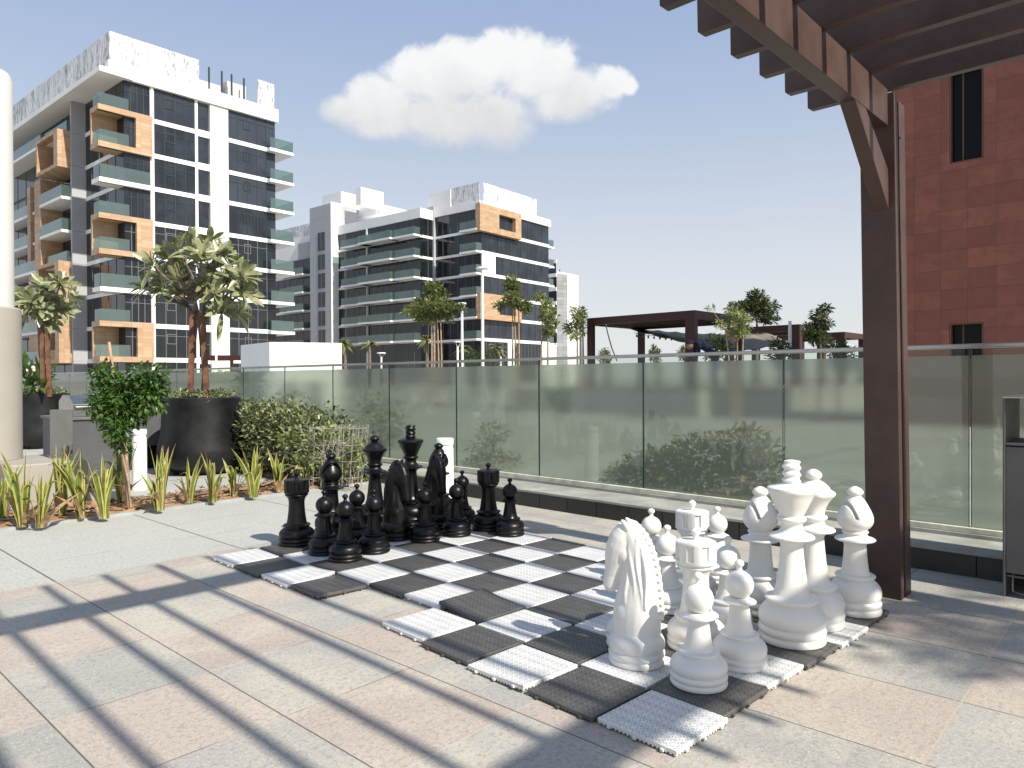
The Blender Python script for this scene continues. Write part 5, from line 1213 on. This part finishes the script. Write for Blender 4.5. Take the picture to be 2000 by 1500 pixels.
glass_shrub([(430, 738, 50, 12), (395, 742, 40, 12), (460, 740, 30, 10)], 4.5, 1200, .08, 'clipped low shrub far behind the glass beside the tall frangipani', 35, M['shrub'])

# ------------------------------------------------------------------ far terrace: trees, palms, lamps
def far_tree(xb, D, blobs, n, size, label, seed, mt, trunks, name='terrace_tree', cat='tree', zbase=-.02, tr=.05, tm='barkpale', flat=.3, group='staked young trees on the far terrace'):
    c = AT(xb, 742, D); c.z = zbase; o = empty(name, c, label, cat, group); bl = []; r = random.Random(seed)
    for (x, y, rx, ry) in blobs:
        p = AT(x, y, D + r.uniform(-.6, .6)); s_ = D / F; bl.append((p.x, p.y, p.z, rx * s_, rx * s_, ry * s_))
    V, Fc = leaf_cloud(bl, n, size, seed=seed, shell=.85, flat=flat, aspect=.4); vmesh('crown', V, Fc, mt, o, c)
    b = MB()
    for (x0, x1, y1) in trunks:
        p = AT(x0, 742, D); p.z = zbase; q = AT(x1, y1, D); b.tube([p, p.lerp(q, .5) + Vector((tr * .6, 0, 0)), q], [tr, tr * .8, tr * .4], 7)
    top = AT(trunks[0][1], trunks[0][2] + 12, D)
    for q in bl: b.tube([top, top.lerp(Vector(q[:3]), .5) - Vector((0, 0, .05)), Vector(q[:3])], [tr * .5, tr * .35, tr * .15], 5)
    b.build('trunk', M[tm], o, smooth=True); return o
far_tree(848, 32, [(843, 572, 16, 20), (850, 598, 36, 10), (815, 608, 28, 9), (880, 602, 26, 10), (835, 622, 26, 8), (862, 585, 16, 14), (820, 590, 14, 7), (850, 560, 14, 8), (868, 618, 20, 6)], 3000, .20, 'widest feathery layered tree with several trunks before the white block', 41, M['tree_g'], [(846, 848, 585), (857, 853, 590), (862, 860, 600), (841, 843, 600)])
far_tree(1003, 32, [(1000, 560, 15, 18), (1002, 585, 17, 14), (975, 597, 10, 6), (1024, 596, 14, 10), (1030, 606, 7, 5), (996, 545, 8, 7)], 1500, .18, 'narrow crowned tree with two thin trunks before the orange frame', 42, M['tree_g'], [(999, 1001, 575), (1009, 1004, 590), (1012, 1013, 592)])
far_tree(1062, 30, [(1054, 580, 9, 7), (1068, 600, 14, 14), (1076, 625, 12, 18), (1062, 615, 9, 12), (1070, 648, 12, 10)], 1000, .17, 'slender tree with small loose crown at the right end of the white block', 43, M['shrub'], [(1051, 1060, 590), (1067, 1070, 600)])
far_tree(1128, 27, [(1128, 612, 14, 12), (1115, 640, 13, 12), (1138, 640, 9, 16), (1122, 655, 12, 8), (1132, 625, 12, 12)], 850, .15, 'pale young staked tree left of the dark pergola', 44, M['shrub'], [(1125, 1127, 620), (1131, 1134, 615), (1137, 1138, 620)])
def palm(x, y, D, label, seed, sc=1.0):
    c = AT(x, 742, D); c.z = -.02; o = empty('palm', c, label, 'palm tree', 'small palms on the far terrace'); r = random.Random(seed); top = AT(x, y, D); V = []; Fc = []
    for i in range(22):
        a = r.uniform(0, 6.28); el = r.uniform(-.2, 1.3); L_ = sc * r.uniform(.9, 1.3); d = Vector((cos(a) * cos(el), sin(a) * cos(el), sin(el))); sdv = Vector((-sin(a), cos(a), 0)); pr = None
        for k in range(7):
            t = k / 6; c_ = top + d * L_ * t + Vector((0, 0, -.65 * L_ * t * t)); w_ = .13 * sc * sin(pi * min(1, t * .9 + .08)); 
            cur = (c_ - sdv * w_ + Vector((0, 0, -w_ * .6)), c_, c_ + sdv * w_ + Vector((0, 0, -w_ * .6)))
            if pr: 
                k0_ = len(V); V += [tuple(q) for q in (*pr, *cur)]; Fc += [(k0_, k0_ + 1, k0_ + 4, k0_ + 3), (k0_ + 1, k0_ + 2, k0_ + 5, k0_ + 4)]
            pr = cur
    vmesh('crown', V, np.array(Fc), M['palm'], o, c); b = MB(); b.tube([c, top], [.16 * sc, .11 * sc], 9); b.build('trunk', M['bark'], o, smooth=True)
palm(674, 672, 46, 'small palm just right of the low white building', 1, .8); palm(722, 674, 46, 'small shaggy palm between the low white building and a low lamp', 2, .75)
palm(834, 664, 42, 'small palm left of the layered tree trunks', 3, .75); palm(968, 680, 40, 'low palm right of the tall lamp post', 4, .8); palm(905, 682, 44, 'low palm left of the tall lamp post', 5, .7)
for (x, y, rx, lb, sd_) in ((928, 700, 22, 'low broad shrub at the foot of the tall lamp post', 51), (958, 696, 20, 'low bushy shrub right of the tall lamp post', 52), (1278, 692, 9, 'small round shrub seen through the dark pergola, left', 53), (1337, 690, 11, 'small round shrub seen through the dark pergola, right', 54), (1180, 697, 10, 'small dark shrub behind the left bay of the dark pergola', 55)):
    c = AT(x, 742, 38); c.z = -.02; z = AT(x, y, 38).z; o = empty('terrace_shrub', c, lb, 'shrub'); s_ = 38 / F
    V, Fc = leaf_cloud([(c.x, c.y, z, rx * s_, rx * s_, .42), (c.x + .2, c.y, z * .6, rx * s_ * .7, rx * s_ * .7, z * .5)], 700, .16, seed=sd_, shell=.7); vmesh('foliage', V, Fc, M['tree_g' if sd_ > 52 else 'tree_d'], o, c)
    b = MB(); b.tube([c, (c.x, c.y, z)], [.04, .02], 6); b.build('stems', M['bark'], o)
def lamp(x, yt, D, label, hw=.28):
    c = AT(x, 742, D); c.z = -.02; zt = AT(x, yt, D).z; o = empty('lamp_post', c, label, 'lamp post', 'lamp posts on the far terrace')
    b = MB(); b.tube([c, (c.x, c.y, zt - .28)], [.075, .06], 12); b.build('pole', M['white_pt'], o, smooth=True)
    b = MB(); b.lathe([(zt - .05, hw), (zt, hw), (zt + .02, hw * .8), (zt + .02, .01)], (c.x, c.y, 0), 24); b.build('lamp_head', M['white_pt'], o, smooth=True)
    b = MB()
    for a in (0, 2.1, 4.2): b.tube([(c.x + .05 * cos(a), c.y + .05 * sin(a), zt - .28), (c.x + hw * .85 * cos(a), c.y + hw * .85 * sin(a), zt - .06)], .012, 5)
    b.build('arm', M['white_pt'], o)
lamp(943, 523, 31, 'tallest white lamp post with flat round head, centre'); lamp(903, 592, 36, 'medium white lamp post left of the tallest one', .22); lamp(894, 667, 40, 'short white lamp post between the layered tree and the tallest lamp', .2)
lamp(745, 689, 48, 'small lamp post barely above the rail, left of the layered tree', .3); lamp(978, 684, 44, 'small lamp post at the foot of the orange frame', .2); lamp(1658, 674, 42, 'small lamp post close to the left side of the brown post', .22)

# ------------------------------------------------------------------ dark pergolas on a raised deck
PZ = .85
rd = MB(); n0 = AT(1357, 742, 24.0); n0.z = 0
FB = Fac(n0, -46.5, -1); FD = Fac(n0, 43.5, 1)
q = [FB.P(8, 3) , FD.P(20) + FD.n * 2 + FB.n * 0, FD.P(20) - FB.n * 0 + FB.d * 9, FB.P(9) ]
cen = n0
qq = [n0 + FB.n * 1.2 + FD.n * .8, n0 + FD.d * 19 + FD.n * .8, n0 + FD.d * 19 + FB.d * 7, n0 + FB.d * 7 + FB.n * 1.2]
b = MB(); b.prism(qq, -.02, PZ); tag(b.build('raised_deck', M['deck2'], loc=(n0.x, n0.y, 0)), kind='structure')
ZT = AT(1357, 605.5, 24).z
def pframe(P0, a_len, d_len, zt, label, fill, pw=.36, th=.27):
    o = empty('dark_pergola', (P0.x, P0.y, PZ), label, 'pergola', 'red brown frame pergolas on the raised deck'); P0 = Vector((P0.x, P0.y, 0))
    def bx_(name, a0, a1, c0, c1, z0, z1, mt=M['rust']):
        b = MB(); q_ = [P0 + FB.d * a0 + FD.d * c0, P0 + FB.d * a1 + FD.d * c0, P0 + FB.d * a1 + FD.d * c1, P0 + FB.d * a0 + FD.d * c1]; b.prism(q_, z0, z1); return b.build(name, mt, o)
    for a0 in (0, a_len - pw * .6):
        for c0 in (0, d_len - pw * .6): bx_('post', a0, a0 + (pw if a0 == 0 and c0 == 0 else pw * .6), c0, c0 + pw * .6, PZ, zt - th)
    bx_('beam', 0, a_len, 0, .2, zt - th, zt); bx_('beam', 0, a_len, d_len - .2, d_len, zt - th, zt); bx_('beam', 0, .2, .201, d_len - .201, zt - th, zt); bx_('beam', a_len - .2, a_len, .201, d_len - .201, zt - th, zt)
    if fill:
        bx_('roof_panel', .201, a_len - .201, .201, d_len - .201, zt - .12, zt - .05, M['soffit'])
        n = 6
        for i in range(1, n): bx_('joist', .201, a_len - .201, d_len * i / n - .05, d_len * i / n + .05, zt - .28, zt - .121)
    return o
lenA = FB.u(1147); 
pframe(n0, lenA, 3.6, ZT, 'largest red brown pergola with a solid roof, nearest and leftmost', True)
def ddist(x, D): p = AT(x, 742, D); p.z = 0; return p
n2 = ddist(1562, 30.5); pframe(n2, 3.4, 3.0, AT(1562, 633, 30.5).z, 'middle red brown pergola right of the largest one', False, .5)
n3 = ddist(1650, 35.5); pframe(n3, 3.4, 3.0, AT(1650, 648, 35.5).z, 'farthest red brown pergola closest to the brown post', False, .42)
# draped shade canopy between them
cv = ddist(1400, 27); V = []; Fc = []; nx, ny = 60, 10
A0, A1 = AT(1236, 648, 28), AT(1545, 662, 27); 
for i in range(nx + 1):
    t = i / nx; top = A0.lerp(A1, t); sag = .12 * sin(pi * t)
    for j in range(ny + 1):
        s_ = j / ny; p = top + Vector((0, 2.2 * s_, -.0)); depth = .15 + .50 * min(1, t * 1.6) * (1 - .55 * max(0, t - .7) / .3)
        p.z = top.z + .25 - sag + .05 * abs(sin(t * 26)) * -1 - depth * (1 - s_) + .12 * s_; V.append(tuple(p))
for i in range(nx):
    for j in range(ny): k = i * (ny + 1) + j; Fc.append((k, k + ny + 1, k + ny + 2, k + 1))
o = vmesh('shade_canopy', V, np.array(Fc), M['canvas'], None, (cv.x, cv.y, 2.5), (cv.x, cv.y, 2.5)); o.data.shade_smooth()
md = o.modifiers.new('t', 'SOLIDIFY'); md.thickness = .02
tag(o, 'taupe fabric shade canopy draped under the red brown pergolas', 'canopy')
sl = empty('string_lights', AT(1240, 650, 26.6), 'string of small dark bulbs hanging along the front of the shade canopy', 'string lights')
L0, L1 = AT(1238, 650, 26.6), AT(1420, 667, 26.3); b = MB(); b.tube([L0.lerp(L1, i / 12) - Vector((0, 0, .05 * sin(pi * (i % 4) / 4))) for i in range(13)], .008, 4); b.build('wire', M['hose'], sl)
for i in range(16):
    p = L0.lerp(L1, (i + .5) / 16); b = MB(); b.tube([p, p - Vector((0, 0, .07))], .012, 5); b.sphere(p - Vector((0, 0, .11)), .04, 5, 0, (1, 1, 1.2)); b.build('bulb', M['bulb'], sl)
b = MB(); b.tube([AT(1183, 633, 25.5), AT(1188, 655, 25.3), AT(1195, 680, 25.2), AT(1205, 705, 25.2)], .022, 6)
tag(b.build('hanging_cable', M['hose'], loc=AT(1183, 633, 25.5), smooth=True), 'black cable hanging loose from the left bay of the largest pergola', 'cable')
p = AT(1543, 742, 24.5); p.z = -.02; b = MB(); b.tube([p, (p.x, p.y, AT(1543, 627, 24.5).z)], [.06, .055], 10)
tag(b.build('flag_pole', M['white_pt'], loc=p, smooth=True), 'plain grey pole in front of the middle red brown pergola', 'pole')
# trees around the pergolas
far_tree(1470, 33, [(1480, 588, 20, 14), (1462, 598, 30, 11), (1500, 600, 18, 12), (1474, 575, 14, 8), (1440, 602, 20, 8), (1490, 617, 26, 10), (1505, 626, 18, 6)], 2300, .19, 'dark leafy tree rising behind the largest pergola', 61, M['tree_d'], [(1475, 1478, 600)], cat='tree', zbase=PZ, tr=.09, tm='bark', group='trees around the pergolas')
far_tree(1436, 20.5, [(1432, 612, 14, 9), (1448, 620, 14, 12), (1430, 638, 16, 8), (1447, 648, 12, 9), (1456, 632, 9, 8), (1388, 602, 6, 5), (1405, 632, 8, 6), (1424, 655, 8, 5)], 950, .13, 'pale leaved young tree with forked trunk before the largest pergola', 62, M['shrub'], [(1437, 1440, 655), (1443, 1452, 640), (1432, 1418, 645)], cat='tree', zbase=-.02, tr=.035, group='trees around the pergolas')
far_tree(1600, 28, [(1612, 602, 12, 9), (1600, 618, 15, 12), (1590, 640, 20, 10), (1612, 634, 14, 8), (1598, 660, 18, 12), (1618, 672, 14, 9), (1582, 650, 12, 6)], 1700, .16, 'dark leafy tree in front of the farthest pergola', 63, M['tree_d'], [(1600, 1602, 650)], cat='tree', zbase=-.02, tr=.07, tm='bark', group='trees around the pergolas')
for (x, y, lb, sd_) in ((1401, 672, 'dark pointed leaved bush right of the bending person', 64), (1522, 680, 'dark low bush between the pole and the middle pergola', 65), (1638, 684, 'dark low bush beside the farthest pergola post', 66)):
    c = ddist(x, 23); z = AT(x, y, 23).z; c.z = -.02; o = empty('terrace_shrub', c, lb, 'shrub'); V, Fc = leaf_cloud([(c.x, c.y, z, .30, .3, .26), (c.x + .1, c.y, z - .3, .4, .4, .4)], 420, .2, seed=sd_, shell=.7, aspect=.25); vmesh('foliage', V, Fc, M['tree_d'], o, c)
    b = MB(); b.tube([c, (c.x, c.y, z)], [.04, .02], 6); b.build('stems', M['bark'], o)

# ------------------------------------------------------------------ bending person under the largest pergola
def skinned(name, verts, edges, radii, mt, parent, root=0, sub=2):
    me = bpy.data.meshes.new(name); me.from_pydata(verts, edges, []); o = bpy.data.objects.new(name, me); COL.objects.link(o)
    sk = o.modifiers.new('skin', 'SKIN'); 
    for i, r_ in enumerate(radii): me.skin_vertices[0].data[i].radius = (r_, r_) if not isinstance(r_, tuple) else r_
    me.skin_vertices[0].data[root].use_root = True
    sb = o.modifiers.new('sub', 'SUBSURF'); sb.levels = sub; sb.render_levels = sub
    dg = bpy.context.evaluated_depsgraph_get(); m2 = bpy.data.meshes.new_from_object(o.evaluated_get(dg)); bpy.data.objects.remove(o); m2.shade_smooth(); m2.materials.clear()
    return mesh_obj(name, m2, mt, parent)
pp = ddist(1394, 21.2); pe = empty('person', (pp.x, pp.y, PZ), 'person in dark navy clothes and cap bending forward behind the handrail', 'person')
# body (local coords, facing -x): pelvis, spine, neck, head, legs, arms
vb = [(0, 0, .90), (-.10, 0, 1.08), (-.28, 0, 1.22), (-.44, 0, 1.28), (-.52, 0, 1.27), (-.62, 0, 1.24), (.04, -.10, .86), (-.04, -.11, .47), (.03, -.11, .08), (-.10, -.11, .04), (.04, .10, .86), (-.02, .11, .47), (.06, .11, .08), (-.07, .11, .04),
      (-.42, -.18, 1.24), (-.46, -.22, .98), (-.60, -.20, .80), (-.64, -.20, .74), (-.42, .18, 1.24), (-.48, .22, .98), (-.62, .18, .82), (-.66, .18, .76)]
eb = [(0, 1), (1, 2), (2, 3), (3, 4), (4, 5), (0, 6), (6, 7), (7, 8), (8, 9), (0, 10), (10, 11), (11, 12), (12, 13), (3, 14), (14, 15), (15, 16), (16, 17), (3, 18), (18, 19), (19, 20), (20, 21)]
rb_ = [(.15, .11), (.14, .11), (.16, .12), (.13, .10), .055, .085, .09, .065, .045, .04, .09, .065, .045, .04, .06, .045, .035, .035, .06, .045, .035, .035]
body_ = skinned('body', vb, eb, rb_, M['navy'], pe)
b = MB(); b.sphere((-.64, 0, 1.23), .105, 10, 0, (1.0, .82, 1.1)); b.sphere((-.73, 0, 1.19), .02, 5); b.build('head', M['skin'], pe, world=False, smooth=True)
b = MB(); b.lathe([(0, .112), (.03, .112), (.07, .09), (.09, .01)], (-.64, 0, 1.27), 16); b.poly([(-.72, -.07, 1.275), (-.84, -.05, 1.25), (-.84, .05, 1.25), (-.72, .07, 1.275)], [(0, 1, 2, 3)]); b.build('cap', M['navy'], pe, world=False)

pe.scale = (1.1, 1.1, 1.1)
# tree standing outside the frame on the right; its leaves dapple the paving beside the white pieces
tp = S(-.45, -6.3, 0); o = empty('terrace_tree', (tp.x, tp.y, 0), 'tree standing right of the picture whose leaves dapple the paving', 'tree')
V, Fc = leaf_cloud([(*S(-.45, -6.1, 5.0), .5, .5, .35), (*S(-.8, -6.5, 5.4), .5, .4, .3), (*S(-.1, -6.6, 5.5), .35, .35, .3)], 420, .16, seed=77, shell=.9, flat=.5, aspect=.35); vmesh('crown', V, Fc, M['tree_g'], o, (tp.x, tp.y, 0))
b = MB(); b.tube([tp, S(-.5, -6.35, 2.4), S(-.45, -6.2, 4.9)], [.07, .06, .03], 9); b.build('trunk', M['bark'], o, smooth=True)
